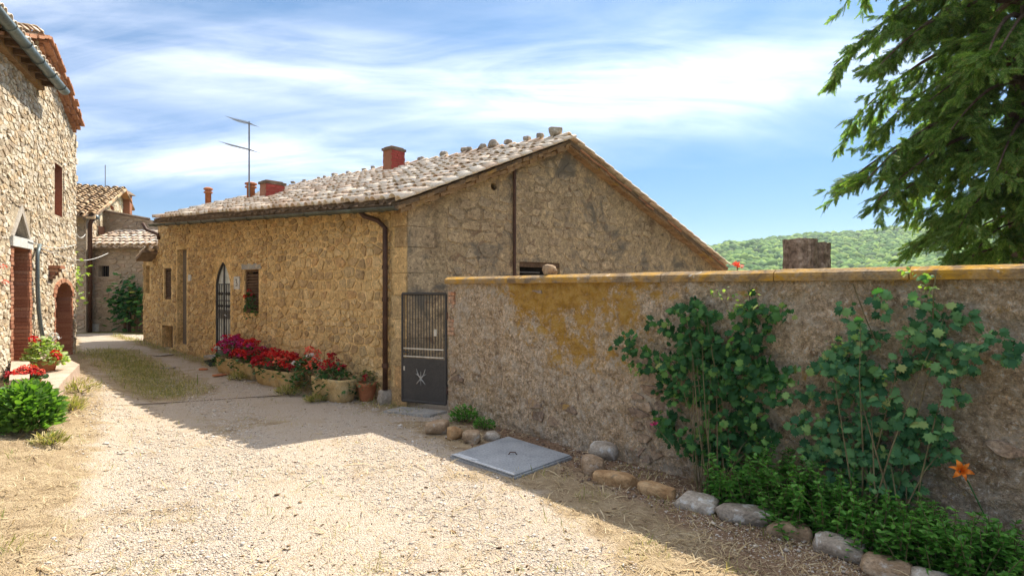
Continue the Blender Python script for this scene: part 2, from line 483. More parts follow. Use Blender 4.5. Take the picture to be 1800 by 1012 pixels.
M['slab'] = speckled('worn stone slab', [(.3, (.27, .27, .26)), (.6, (.38, .37, .34)), (.8, (.44, .41, .35))], 3.0, .85, 40, .6, .012, lichen=[((.50, .42, .32), 9.0, .54, .62)])
M['step'] = speckled('sandstone step', [(.3, (.38, .28, .22)), (.6, (.50, .39, .31)), (.8, (.56, .46, .38))], 3.0, .9, 40, .4, .008)
def rockmat(name, stops, lichen):
    return speckled(name, stops, 7.0, .92, 40, .8, .012, lichen=lichen)
M['rock_grey'] = rockmat('grey lichen rock', [(.3, (.24, .20, .15)), (.5, (.38, .33, .27)), (.7, (.50, .46, .39))], [((.60, .60, .58), 7.0, .56, .64)])
M['rock_tan'] = rockmat('tan kerb rock', [(.3, (.22, .15, .09)), (.5, (.35, .25, .16)), (.7, (.44, .35, .25))], [((.50, .48, .44), 5.0, .55, .66)])
M['rock_orange'] = rockmat('rust coloured rock', [(.3, (.26, .15, .07)), (.5, (.42, .27, .14)), (.7, (.50, .36, .21))], [((.20, .17, .12), 5.0, .62, .72)])
M['rock_lichen'] = rockmat('rock with white and yellow lichen', [(.3, (.22, .18, .14)), (.6, (.38, .33, .27))], [((.54, .52, .48), 7.0, .54, .60), ((.60, .44, .14), 8.0, .64, .70)])
M['soil'] = speckled('dark bed soil', [(.3, (.075, .052, .036)), (.6, (.13, .09, .06)), (.8, (.19, .14, .10))], 9.0, 1.0, 40, .9, .03)
M['bark'] = speckled('furrowed bark', [(.3, (.07, .045, .030)), (.5, (.15, .10, .07)), (.7, (.24, .17, .125))], 9.0, .95, 30, 1.0, .03)
M['stump_bark'] = speckled('reddish stump bark', [(.35, (.12, .085, .058)), (.5, (.27, .195, .14)), (.65, (.44, .35, .27))], 7.0, .95, 22, 1.0, .03)
M['stem'] = speckled('brown green stem', [(.3, (.10, .08, .04)), (.7, (.20, .17, .09))], 9.0, .8, 60, .2, .003)
M['dark_void'] = speckled('unlit interior', [(.3, (.012, .011, .010)), (.7, (.022, .02, .018))], 3.0, .9, 20, .1, .003)
M['iron_grey'] = speckled('grey flaking iron', [(.3, (.10, .095, .09)), (.7, (.19, .18, .17))], 8.0, .6, 50, .2, .003, spec=.4, metallic=.2)
M['dirty_pane'] = speckled('dusty glass', [(.3, (.42, .45, .43)), (.6, (.60, .62, .58))], 2.0, .35, 10, .05, .004, spec=.6)
M['wire'] = speckled('aluminium aerial', [(.3, (.22, .23, .24)), (.7, (.32, .33, .34))], 5.0, .4, 40, .02, .001, spec=.5, metallic=.5)
M['straw'] = leaf_mat('dry straw', [(0, (.40, .30, .16)), (.5, (.54, .43, .26)), (1, (.60, .51, .34))], .25, .7, .2, (1, .95, .8))
M['grass'] = leaf_mat('short grass', [(0, (.16, .19, .05)), (.35, (.24, .25, .08)), (.6, (.38, .32, .14)), (1, (.50, .40, .20))], .3)
M['leaf_dark'] = leaf_mat('dark shrub leaf', [(0, (.018, .070, .024)), (.5, (.036, .118, .040)), (.86, (.08, .20, .05)), (.96, (.14, .28, .07)), (1, (.30, .28, .10))], .28, .6, .15)
M['leaf_blue'] = leaf_mat('blue green shrub leaf', [(0, (.028, .10, .045)), (.5, (.062, .175, .075)), (.84, (.13, .28, .11)), (.96, (.22, .36, .12)), (1, (.34, .32, .12))], .28, .6, .15)
M['leaf_young'] = leaf_mat('young yellow green leaf', [(0, (.14, .26, .05)), (.6, (.24, .36, .09)), (1, (.34, .45, .16))], .4)
M['leaf_mint'] = leaf_mat('bright mint leaf', [(0, (.045, .15, .022)), (.5, (.085, .25, .038)), (1, (.17, .38, .07))], .32)
M['leaf_lily'] = leaf_mat('lily leaf', [(0, (.04, .13, .035)), (1, (.08, .19, .06))], .3)
M['leaf_geranium'] = leaf_mat('geranium leaf', [(0, (.02, .065, .018)), (.5, (.04, .11, .03)), (1, (.08, .17, .045))], .3)
M['leaf_light'] = leaf_mat('light potted leaf', [(0, (.20, .30, .07)), (.5, (.32, .42, .13)), (1, (.48, .52, .30))], .35)
M['leaf_bright'] = leaf_mat('bright clump leaf', [(0, (.05, .13, .02)), (.5, (.11, .23, .04)), (1, (.20, .33, .08))], .35)
M['leaf_dusty'] = leaf_mat('dull potted leaf', [(0, (.09, .11, .04)), (.5, (.14, .17, .06)), (1, (.20, .18, .10))], .3)
M['conifer'] = leaf_mat('conifer needle spray', [(0, (.07, .13, .035)), (.4, (.13, .23, .055)), (.75, (.21, .33, .085)), (.92, (.31, .41, .12)), (1, (.34, .22, .10))], .5, .7, .1, (1.2, 1.35, .6))
M['petal_red'] = leaf_mat('red petal', [(0, (.42, .010, .014)), (.6, (.60, .022, .02)), (1, (.72, .07, .05))], .3, .5, .2, (1.2, .9, .9))
M['petal_crimson'] = leaf_mat('crimson petal', [(0, (.26, .010, .022)), (1, (.46, .02, .04))], .3, .5, .2, (1.2, .9, .9))
M['petal_magenta'] = leaf_mat('magenta petal', [(0, (.38, .012, .10)), (.6, (.55, .03, .18)), (1, (.62, .07, .30))], .3, .5, .2, (1.2, .9, 1))
M['petal_coral'] = leaf_mat('coral petal', [(0, (.72, .12, .07)), (1, (.85, .22, .13))], .3, .5, .2, (1.2, .9, .9))
M['petal_white'] = leaf_mat('white petal', [(0, (.62, .62, .58)), (1, (.76, .76, .73))], .3, .5, .2, (1, 1, 1))
M['petal_orange'] = leaf_mat('orange lily petal', [(0, (.78, .20, .02)), (1, (.88, .28, .035))], .35, .45, .3, (1.2, 1, .8))
M['petal_pink'] = leaf_mat('pink bud', [(0, (.48, .03, .12)), (1, (.62, .08, .2))], .2, .5, .2, (1.2, .9, .9))
M['plastic_green'] = speckled('dark green door mat', [(.3, (.02, .035, .028)), (.7, (.05, .07, .055))], 9, .8, 60, .4, .006)

# yellow lichen garden wall
def garden_wall_mat():
    m, nt, b = base_mat('old render with lichen', .95, .1)
    p = pos_(nt)
    sx = nd(nt, 'ShaderNodeSeparateXYZ', {0: p})
    c = ramp_(nt, noise_(nt, p, 1.6, 8, .68, .8), [(.28, (.28, .195, .125)), (.42, (.48, .34, .20)), (.52, (.70, .55, .37)), (.62, (.58, .48, .37)), (.75, (.76, .66, .54))])
    c2 = ramp_(nt, noise_(nt, p, 17, 8, .82, .5), [(.36, (.12, .08, .055)), (.5, (.52, .37, .22)), (.62, (.76, .64, .50))])
    c = mix_(nt, .62, c, c2)
    c = mix_(nt, .9, c, ramp_(nt, noise_(nt, p, 30, 6, .85, .8), [(.36, .42), (.44, 1.0), (.55, 1.4), (.62, 2.2)]), 'MULTIPLY')
    c = mix_(nt, ramp_(nt, noise_(nt, p, 4.5, 8, .8, .6), [(.50, 0.), (.60, .8)]), c, ramp_(nt, noise_(nt, p, 22, 5, .8), [(.35, (.48, .39, .29)), (.6, (.82, .73, .60))]))
    c = mix_(nt, ramp_(nt, noise_(nt, p, 6.5, 8, .8, .9), [(.54, 0.), (.62, .75)]), c, (.20, .125, .075))
    # darker, more mauve stains towards the near end
    near = nd(nt, 'ShaderNodeMapRange', {0: sx.outputs[0], 1: 1.8, 2: 5.0, 3: 0.0, 4: .75}).outputs[0]
    c = mix_(nt, math_(nt, 'MULTIPLY', near, ramp_(nt, noise_(nt, p, 1.1, 5, .65, .5), [(.38, 0.), (.62, .85)])), c, (.085, .068, .060))
    st = nd(nt, 'ShaderNodeMapping', {0: p, 3: (3.5, 3.5, .35)}).outputs[0]
    c = mix_(nt, ramp_(nt, noise_(nt, st, 2.2, 6, .7, .2), [(.54, 0.), (.70, .45)]), c, (.22, .16, .11))
    # white flecks
    c = mix_(nt, ramp_(nt, noise_(nt, p, 30, 4, .7), [(.58, 0.), (.64, .9)]), c, (.80, .74, .65))
    # yellow lichen: coping height band plus one big patch
    hb = nd(nt, 'ShaderNodeMapRange', {0: sx.outputs[2], 1: 1.80, 2: 2.06, 3: 0.0, 4: 0.13}).outputs[0]
    def blob(x0, rx, z0, rz):
        dx = math_(nt, 'DIVIDE', math_(nt, 'SUBTRACT', sx.outputs[0], x0), rx)
        dz = math_(nt, 'DIVIDE', math_(nt, 'SUBTRACT', sx.outputs[2], z0), rz)
        r2 = math_(nt, 'ADD', math_(nt, 'MULTIPLY', dx, dx), math_(nt, 'MULTIPLY', dz, dz))
        return math_(nt, 'MULTIPLY', math_(nt, 'SUBTRACT', 1.0, math_(nt, 'MINIMUM', r2, 1.0)), .26)
    pb = math_(nt, 'ADD', blob(.85, 1.0, 1.70, .95), blob(.3, .6, 1.9, .35))
    amt = math_(nt, 'ADD', noise_(nt, p, 3.2, 7, .72, .5), math_(nt, 'ADD', pb, hb))
    f = ramp_(nt, math_(nt, 'ADD', amt, math_(nt, 'MULTIPLY', math_(nt, 'SUBTRACT', noise_(nt, p, 9, 9, .9, .5), .5), 1.3)), [(.66, 0.), (.78, .85)])
    lc = ramp_(nt, noise_(nt, p, 9, 5, .7), [(.3, (.34, .17, .02)), (.5, (.60, .32, .035)), (.7, (.66, .42, .09))])
    c = mix_(nt, f, c, lc)
    nt.links.new(c, b.inputs['Base Color'])
    h = math_(nt, 'ADD', math_(nt, 'MULTIPLY', noise_(nt, p, 14, 8, .75, .4), 2.0), noise_(nt, p, 60, 3, .6))
    bump_(nt, b, h, 1.0, .045)
    return m
M['garden_wall'] = garden_wall_mat()
M['coping'] = speckled('coping with orange lichen', [(.3, (.20, .15, .10)), (.5, (.30, .23, .15)), (.7, (.36, .30, .22))], 3.0, .95, 40, .7, .012,
                       lichen=[((.44, .245, .035), 3.0, .42, .60), ((.17, .12, .075), 5.0, .52, .66), ((.50, .47, .42), 11.0, .62, .68)])

def ground_mat():
    m, nt, b = base_mat('gravel lane with straw', .97, .08)
    p = pos_(nt)
    def att(n): return nd(nt, 'ShaderNodeAttribute', attribute_name=n).outputs['Fac']
    vor = nd(nt, 'ShaderNodeTexVoronoi', {'Vector': p, 'Scale': 70.0, 'Randomness': 1.0})
    gcol = ramp_(nt, nd(nt, 'ShaderNodeSeparateColor', {0: vor.outputs['Color']}).outputs[0],
                 [(0, (.46, .38, .30)), (.3, (.56, .48, .39)), (.6, (.63, .56, .48)), (.85, (.50, .42, .34)), (1, (.68, .62, .55))])
    gcol = mix_(nt, .55, gcol, ramp_(nt, noise_(nt, p, 1.1, 5, .6), [(.3, (.50, .39, .27)), (.5, (.57, .48, .38)), (.7, (.52, .40, .27))]))
    gcol = mix_(nt, 1.0, gcol, ramp_(nt, noise_(nt, p, 70, 3, .7), [(.3, .72), (.5, .98), (.7, 1.15)]), 'MULTIPLY')
    dry = ramp_(nt, noise_(nt, p, 4.0, 8, .72, .4), [(.3, (.25, .18, .11)), (.48, (.42, .32, .20)), (.65, (.54, .43, .28)), (.8, (.50, .43, .33))])
    dry = mix_(nt, 1.0, dry, ramp_(nt, noise_(nt, p, 55, 4, .75, 1.5), [(.3, .55), (.5, .95), (.7, 1.2)]), 'MULTIPLY')
    grn = ramp_(nt, noise_(nt, p, 16, 6, .7, .6), [(.35, (.15, .15, .045)), (.55, (.24, .22, .08)), (.7, (.40, .33, .16))])
    soil = ramp_(nt, noise_(nt, p, 14, 7, .75), [(.3, (.14, .09, .06)), (.5, (.28, .185, .12)), (.66, (.42, .30, .20)), (.8, (.52, .43, .34))])
    n = noise_(nt, p, 2.2, 7, .7, .5)
    def mask(a, lo=.42, hi=.62):
        s_ = math_(nt, 'ADD', a, math_(nt, 'MULTIPLY', math_(nt, 'SUBTRACT', n, .5), 1.1))
        return ramp_(nt, s_, [(lo, 0.), (hi, 1.)])
    c = mix_(nt, mask(att('dry')), gcol, dry)
    c = mix_(nt, mask(att('soil')), c, soil)
    c = mix_(nt, mask(att('green')), c, grn)
    nt.links.new(c, b.inputs['Base Color'])
    h = math_(nt, 'ADD', math_(nt, 'MULTIPLY', vor.outputs['Distance'], -1.0), math_(nt, 'MULTIPLY', noise_(nt, p, 24, 6, .75), 1.4))
    bump_(nt, b, h, 1.0, .022)
    return m
M['ground'] = ground_mat()

# ---------------------------------------------------------------- ground sheet
def seg_d(p, a, b):
    a = Vector(a); b = Vector(b); ab = b - a
    t = max(0, min(1, (p - a).dot(ab) / ab.dot(ab)))
    return (p - a - ab * t).length
g2 = lambda px, py: ground(px, py).xy
EDGE_R = [g2(690, 745), g2(760, 775), g2(860, 825), g2(960, 880), g2(1060, 960), g2(1130, 1060)]
EDGE_L = [g2(60, 1110), g2(95, 950), g2(150, 800), g2(175, 720), g2(150, 640)]
KERB = [g2(1045, 830), g2(1150, 880), g2(1255, 920), g2(1400, 985), g2(1560, 1060), g2(1800, 1200)]
def side(p, line):
    """signed distance to a polyline, + on its right going on"""
    best = 1e9; sg = 1
    for a, b in zip(line, line[1:]):
        d = seg_d(p, a, b)
        if d < best - 1e-9:
            ab = b - a; best = d
            sg = -1 if ab.x * (p.y - a.y) - ab.y * (p.x - a.x) > 0 else 1
    return best * sg
def masks(x, y):
    p = Vector((x, y))
    sR = side(p, EDGE_R); sL = side(p, EDGE_L)
    dry = max(sstep(.5 - sR / 1.1) if y < 8.6 and x > -2.2 else 0, sstep(.58 - sL / 1.4) if x < -1.0 else 0)
    soil = 0
    sk = side(p, KERB)
    if x > -1.1 and y < 8.7:
        soil = max(0.72 * sstep(.9 - sR / 1.2 - .9), sstep(.5 - sk / .25) if x > .7 else 0) if sR < .4 else 0
    green = 0
    ga = g2(230, 640); gb = g2(300, 690); gc = g2(190, 618)
    dd = min(seg_d(p, ga, gb), seg_d(p, ga, gc))
    green = .62 * sstep(1.1 - dd / 1.0)
    dry = max(dry, .62 * sstep(1.3 - dd / 1.4))
    hw = (p - HF.O).dot(HF.N)
    u = (p - HF.O).dot(HF.D)
    if 0 < hw < 1.6 and -.5 < u < 14:
        dry = max(dry, .66 * sstep(1.1 - hw / 1.2)); green = max(green, .45 * sstep(1.0 - hw / .8))
    dry = max(dry, .26 + .36 * fbm(x * .55, y * .55, 4))
    if y > 18.6 and x < -5: green = max(green, .8 * sstep((y - 18.6) / 1.0))
    if math.hypot(x, y) > 24: green = .9
    return dry, soil, green
def axis(lo, hi, step, far):
    a = list(np.arange(lo, hi, step)); s = step; v = a[-1]
    while v < far: s *= 1.28; v += s; a.append(v)
    s = step; v = a[0]; pre = []
    while v > -far: s *= 1.28; v -= s; pre.append(v)
    return np.array(pre[::-1] + a)
xs, ys = axis(-16, 9, .125, 2600), axis(2.0, 24, .125, 2600)
V = []; at_ = [[], [], []]
for y in ys:
    for x in xs:
        V.append((x, y, gz(x, y)))
        if -17 < x < 9.5 and 1.5 < y < 24.5: mk = masks(x, y)
        else: mk = (0, 0, .9)
        for k in range(3): at_[k].append(mk[k])
nx, ny = len(xs), len(ys)
ii = np.arange(nx * ny).reshape(ny, nx)
F = np.stack([ii[:-1, :-1], ii[:-1, 1:], ii[1:, 1:], ii[1:, :-1]], -1).reshape(-1, 4)
me = np_mesh('ground', V, F)
for k, nm in enumerate(('dry', 'soil', 'green')):
    a = me.attributes.new(nm, 'FLOAT', 'POINT'); a.data.foreach_set('value', np.array(at_[k], dtype=np.float32))
link_mesh('ground', me, M['ground'], None, (0, 0, 0), True, 'structure')

MK = {(round(v[0] / .125), round(v[1] / .125)): k for k, v in enumerate(V)  if -17 < v[0] < 9.5 and 1.5 < v[1] < 24.5}
def masks(x, y):
    k = MK.get((round(x / .125), round(y / .125)))
    return (at_[0][k], at_[1][k], at_[2][k]) if k is not None else (0, 0, .5)
# loose gravel lying on the lane, straw and grass blades
def project_px(x, y, z):
    return 900 + 1000 * x / y, 506 + 1000 * (CZ - z) / y
def scatter_ground(n, y0, y1, size, keep, sz_far=0.0):
    P = []; s = []
    while len(P) < n:
        y = y0 + (y1 - y0) * random.random() ** 1.6
        x = random.uniform(-.95 * y, .95 * y)
        if not keep(x, y): continue
        P.append((x, y, gz(x, y))); s.append(size * random.lognormvariate(0, .45) * (1 + sz_far * (y - y0)))
    return np.array(P), np.array(s)
def free(x, y, m=.05):
    p = Vector((x, y))
    if (p - HF.O).dot(HF.N) < m and (p - HF.O).dot(HF.D) > -.1: return False
    if (p - GW.O).dot(GW.N) < m and (p - GW.O).dot(GW.D) > -1.2: return False
    if (p - LB.O).dot(LB.N) < m: return False
    return True
def kp(x, y):
    if not free(x, y): return False
    d, s_, g = masks(x, y)
    if random.random() < sstep(.5 + 1.6 * fbm(x * .8 + .6 * y, y * .25, 9)): return False
    return random.random() > .75 * max(d, g * .9, s_ * .5) and not grate_in(x, y)
GR = [ground(790, 797), ground(893, 765), ground(1007, 799), ground(905, 838)]
def grate_in(x, y):
    c = sum((Vector(v.xy) for v in GR), Vector((0, 0))) / 4
    return abs((Vector((x, y)) - c).x) < .85 and abs(y - c.y) < .75 and (Vector((x, y)) - c).length < .72
P, s = scatter_ground(62000, 3.4, 12, .0046, kp, .12)
Rm = rot_from(rand_dirs(len(P), -.3, .3), np.tile([0, 0, 1.0], (len(P), 1)))
Sc = s[:, None] * rng.uniform(.6, 1.4, (len(P), 3)) * np.array([1, 1, .7])
P[:, 2] += s * .2
PV, PF = scatter(PEB[0], PEB[1], P, Rm, Sc)
M['gravel'] = speckled('gravel chips', [(.3, (.46, .40, .33)), (.6, (.58, .53, .47))], 20, .9, 80, .2, .002,
                       rnd=[(0, (.60, .52, .42)), (.25, (.46, .37, .28)), (.45, (.68, .62, .54)), (.65, (.56, .43, .30)), (.85, (.34, .28, .23)), (.93, (.74, .70, .63))])
put('gravel', PV, PF, M['gravel'], None, (0, 0, 0), False, 'stuff')
TW = []
while len(TW) < 2600:
    y = 3.5 + 9 * random.random() ** 1.5; x = random.uniform(-.95 * y, .6 * y)
    if free(x, y) and not grate_in(x, y): TW.append((x, y, gz(x, y) + .006))
TW = np.array(TW)
V_, F_ = scatter(PEB[0], PEB[1], TW, rot_from(rand_dirs(len(TW), -.15, .15), np.tile([0, 0, 1.0], (len(TW), 1))), rng.lognormal(0, .5, (len(TW), 1)) * np.array([.004, .009, .0025]) * rng.uniform(.6, 1.5, (len(TW), 3)))
M['debris'] = speckled('dry leaf debris', [(.3, (.10, .06, .035)), (.7, (.24, .16, .09))], 20, .95, 80, .2, .002, rnd=[(0, (.09, .055, .035)), (.4, (.20, .12, .06)), (.7, (.32, .22, .12))])
put('leaf_debris', V_, F_, M['debris'], None, (0, 0, 0), False, 'stuff')
def blades(name, n, y0, y1, ln, mat, keep, wid=.05, lay=.6):
    P, s = scatter_ground(n, y0, y1, ln, keep, .05)
    d = rand_dirs(len(P), lay - .5, lay + .3); d[:, 2] = np.maximum(d[:, 2], .03)
    V_, F_ = scatter(LEAF_BLADE[0] * [1, 1, 1], LEAF_BLADE[1], P, rot_from(d, np.tile([0, 0, 1.0], (len(P), 1)) + rand_dirs(len(P)) * .4), np.stack([s * wid * 14, s, s], 1))
    return put(name, V_, F_, mat, None, (0, 0, 0), False, 'stuff')
blades('dry_straw', 22000, 3.5, 13, .05, M['straw'], lambda x, y: random.random() < max(masks(x, y)[0] * 1.0, .025) and free(x, y) and not grate_in(x, y), .035, .25)
def kg(x, y):
    d, s_, g = masks(x, y)
    if random.random() > (g * .9 if g > .2 else 0) + .06 * d: return False
    if g < .2 and fbm(x * 1.7, y * 1.7, 3) < .25: return False
    return free(x, y) and not grate_in(x, y)
blades('grass', 22000, 4, 22, .036, M['grass'], kg, .04, .75)
# ---------------------------------------------------------------- rubble walls: real openings, every stone a piece
def clip(poly, n, d):
    """keep the side p.n <= d"""
    out = []
    for i, a in enumerate(poly):
        b = poly[(i + 1) % len(poly)]
        da, db = a[0] * n[0] + a[1] * n[1] - d, b[0] * n[0] + b[1] * n[1] - d
        if da <= 0: out.append(a)
        if da * db < 0:
            t = da / (da - db)
            out.append((a[0] + (b[0] - a[0]) * t, a[1] + (b[1] - a[1]) * t))
    return out

def area(poly):
    return abs(sum(a[0] * b[1] - b[0] * a[1] for a, b in zip(poly, poly[1:] + poly[:1]))) / 2

def rubble(region, holes, su, sv, seed, gap=.018, jit=.38, keep=1.0, view=None):
    """region: convex polygon in (u,z); holes: rects (u0,u1,z0,z1); su, sv stone size: numbers or functions of u"""
    r = random.Random(seed)
    us = [p[0] for p in region]; zs = [p[1] for p in region]
    u0, u1, z0, z1 = min(us), max(us), min(zs), max(zs)
    rows = []
    z = z0
    k = 0
    while z < z1 + sv:
        h = sv * r.choice([.6, .8, 1, 1.15, 1.5]) * r.uniform(.9, 1.1)
        row = []
        u = u0 - r.uniform(0, su)
        while u < u1 + su:
            w = su * r.choice([.4, .6, .8, 1, 1.2, 1.7]) * r.uniform(.85, 1.15)
            row.append((u + w / 2 + r.uniform(-.15, .15) * su, z + h / 2 + r.uniform(-jit, jit) * h))
            u += w
        rows.append(row); z += h
    cells = []
    for j, row in enumerate(rows):
        near = [q for jj in range(max(0, j - 2), min(len(rows), j + 3)) for q in rows[jj]]
        for s_ in row:
            if r.random() > keep: continue
            if not (u0 - .1 < s_[0] < u1 + .1 and z0 - .1 < s_[1] < z1 + .1): continue
            if any(h[0] < s_[0] < h[1] and h[2] < s_[1] < h[3] for h in holes): continue
            poly = [(s_[0] - su * 1.3, s_[1] - sv * 1.2), (s_[0] + su * 1.3, s_[1] - sv * 1.2), (s_[0] + su * 1.3, s_[1] + sv * 1.2), (s_[0] - su * 1.3, s_[1] + sv * 1.2)]
            # anisotropic bisectors: courses stay flat
            for q in near:
                if q is s_ or abs(q[0] - s_[0]) > su * 2.6: continue
                dx, dy = (q[0] - s_[0]) / su, (q[1] - s_[1]) / sv
                nx, ny = dx / su, dy / sv
                mx, my = (q[0] + s_[0]) / 2, (q[1] + s_[1]) / 2
                poly = clip(poly, (nx, ny), nx * mx + ny * my)
                if len(poly) < 3: break
            if len(poly) < 3: continue
            for i, a in enumerate(region):       # region edges, given counter-clockwise
                b = region[(i + 1) % len(region)]
                n = (b[1] - a[1], -(b[0] - a[0]))
                poly = clip(poly, n, n[0] * a[0] + n[1] * a[1])
                if len(poly) < 3: break
            for h in holes:
                if len(poly) < 3: break
                if max(p[0] for p in poly) < h[0] or min(p[0] for p in poly) > h[1] or max(p[1] for p in poly) < h[2] or min(p[1] for p in poly) > h[3]: continue
                c = s_
                opts = [(h[0] - c[0], (1, 0), h[0]), (c[0] - h[1], (-1, 0), -h[1]), (h[2] - c[1], (0, 1), h[2]), (c[1] - h[3], (0, -1), -h[3])]
                d, n, dd = max(opts, key=lambda o: o[0])
                poly = clip(poly, n, dd)
            if len(poly) < 3 or area(poly) < su * sv * .12: continue
            # corners cut and drawn in by half a joint
            cx = sum(p[0] for p in poly) / len(poly); cy = sum(p[1] for p in poly) / len(poly)
            out = []
            n_ = len(poly)
            for i in range(n_):
                a, b = poly[i], poly[(i + 1) % n_]
                for t in (.13, .87):
                    t += r.uniform(-.08, .08)
                    out.append((a[0] + (b[0] - a[0]) * t, a[1] + (b[1] - a[1]) * t))
            g = gap * r.uniform(.7, 1.5)
            o2 = []
            for p in out:
                dx, dy = p[0] - cx, p[1] - cy
                L = math.hypot(dx, dy) or 1
                k_ = max(.3, 1 - g / L) * r.uniform(.94, 1.02)
                o2.append((cx + dx * k_, cy + dy * k_))
            cells.append((o2, (cx, cy), area(o2)))
    return cells

def stone_geo(pl, cell, relief, r, back=.03):
    poly, c, _ = cell
    n = len(poly)
    V = []
    h = relief * r.uniform(.45, 1.25)
    tu, tv = r.uniform(-.5, .5) * relief, r.uniform(-.5, .5) * relief
    su = max(abs(p[0] - c[0]) for p in poly) or 1; sv = max(abs(p[1] - c[1]) for p in poly) or 1
    for (sc, d) in ((1.0, -back), (.985, h * .62), (.93, h)):
        for p in poly:
            q = (c[0] + (p[0] - c[0]) * sc, c[1] + (p[1] - c[1]) * sc)
            dd = d if d < 0 else d + (tu * (q[0] - c[0]) / su + tv * (q[1] - c[1]) / sv) * .5 + r.uniform(-.12, .12) * relief
            V.append(pl.pt(q[0], q[1], dd))
    V.append(pl.pt(c[0], c[1], h * 1.0))
    F = []
    for k in (0, 1):
        for i in range(n):
            j = (i + 1) % n
            F.append((k * n + i, k * n + j, (k + 1) * n + j, (k + 1) * n + i))
    for i in range(n): F.append((2 * n + i, 2 * n + (i + 1) % n, 3 * n))
    return V, F

def ccw(poly):
    a = sum(p[0] * q[1] - q[0] * p[1] for p, q in zip(poly, poly[1:] + poly[:1]))
    return poly if a > 0 else poly[::-1]

def lay_stones(pl, parent, cells, relief, mat, most=300, seed=1, name='stone', score=None, inview=None):
    r = random.Random(seed)
    def px_area(c):
        p = pl.pt(c[1][0], c[1][1])
        if p.y < .5: return 0
        x, y = project_px(p.x, p.y, p.z)
        if not (-20 < x < 1820 and -20 < y < 1030): return 0
        v = Vector((p.x, p.y, 0)).normalized()
        return c[2] * abs(v.x * pl.N.x + v.y * pl.N.y) / (p.y ** 2)
    cells = sorted(cells, key=px_area, reverse=True)
    if inview: 
        cells = [c for c in cells if inview(c)] + [c for c in cells if not inview(c)]
    for c in cells[:most]:
        V, F = stone_geo(pl, c, relief, r)
        cc = pl.pt(c[1][0], c[1][1])
        put(name, V, F, mat, parent, cc, False)
    rest = MB()
    for c in cells[most:]:
        V, F = stone_geo(pl, c, relief, r); rest.add(V, F)
    if rest.v: rest.build('small_stones', mat, parent, smooth=False, kind='stuff')

def arch_poly(u0, u1, z0, z1, zs, kind, n=9):
    """outline of an opening: rect, round or pointed, counter-clockwise from the lower left"""
    if kind == 'rect': return [(u0, z0), (u1, z0), (u1, z1), (u0, z1)]
    P = [(u0, z0), (u1, z0), (u1, zs)]
    w = (u1 - u0) / 2; c = (u0 + u1) / 2
    if kind == 'round':
        for i in range(1, n): 
            t = math.pi * i / n
            P.append((c + w * math.cos(t), zs + (z1 - zs) * math.sin(t)))
    elif kind == 'pointed':
        for i in range(1, n):
            t = i / n * 2 - 1          # -1..1 from right to left
            P.append((c - w * t, zs + (z1 - zs) * (1 - abs(t) ** 1.0) ** .62))
    elif kind == 'triangle':
        return [(u0, z0), (u1, z0), (c, z1)]
    P.append((u0, zs))
    return P

def wall_face(pl, outer, holes, mat, parent, name='wall', d=0.0, depth=.35, reveal=None, back=None, label=None):
    """the face of a wall with true openings, their reveals, and the back of each recess
    holes: list of (outline, depth, reveal material, back material or None, back name)"""
    outer = ccw(outer)
    loops = [[Vector((p[0], p[1], 0)) for p in outer]] + [[Vector((p[0], p[1], 0)) for p in ccw(h[0])[::-1]] for h in holes]
    tri = tessellate_polygon(loops)
    flat = [p for l in loops for p in l]
    V = [pl.pt(p.x, p.y, d) for p in flat]
    w = put(name, V, [tuple(t) for t in tri], mat, parent, label=label)
    for h in holes:
        poly, dep, rmat, bmat, bname = h
        n = len(poly)
        V = [pl.pt(p[0], p[1], d + .004) for p in poly] + [pl.pt(p[0], p[1], d - dep) for p in poly]
        F = [(i, (i + 1) % n, n + (i + 1) % n, n + i) for i in range(n)]
        put('reveal', V, F, rmat, w)
        if bmat:
            big = [(p[0], p[1]) for p in poly]
            mb = MB(); mb.add([pl.pt(p[0], p[1], d - dep + .002) for p in big], [tuple(range(n))])
            mb.build(bname, bmat, w)
    return w

def bricks_on(pl, u0, u1, z0, z1, d, bw, bh, mat, parent, relief=.012, seed=3, most=60, name='brick', bond=True):
    """courses of brick boxes on a patch of the wall"""
    r = random.Random(seed); L = []
    z = z0; k = 0
    while z < z1 - bh * .5:
        u = u0 - (bw * .5 if (k % 2 and bond) else 0)
        while u < u1 - .01:
            a, b = max(u, u0), min(u + bw - .012, u1)
            if b - a > .03: L.append((a, b, z, min(z + bh - .012, z1), r.uniform(.3, 1.2)))
            u += bw
        z += bh; k += 1
    rest = MB()
    for i, (a, b, za, zb, q) in enumerate(L):
        mb = MB() if i < most else rest
        o = pl.pt(a, za, d - .03); 
        mb.frame_box(o, pl.pt(b, za, d - .03) - o, pl.pt(a, zb, d - .03) - o, pl.pt(a, za, d + relief * q) - o)
        if i < most: mb.build(name, mat, parent, pl.pt((a + b) / 2, za, d))
    if rest.v: rest.build('bricks', mat, parent, kind='stuff')

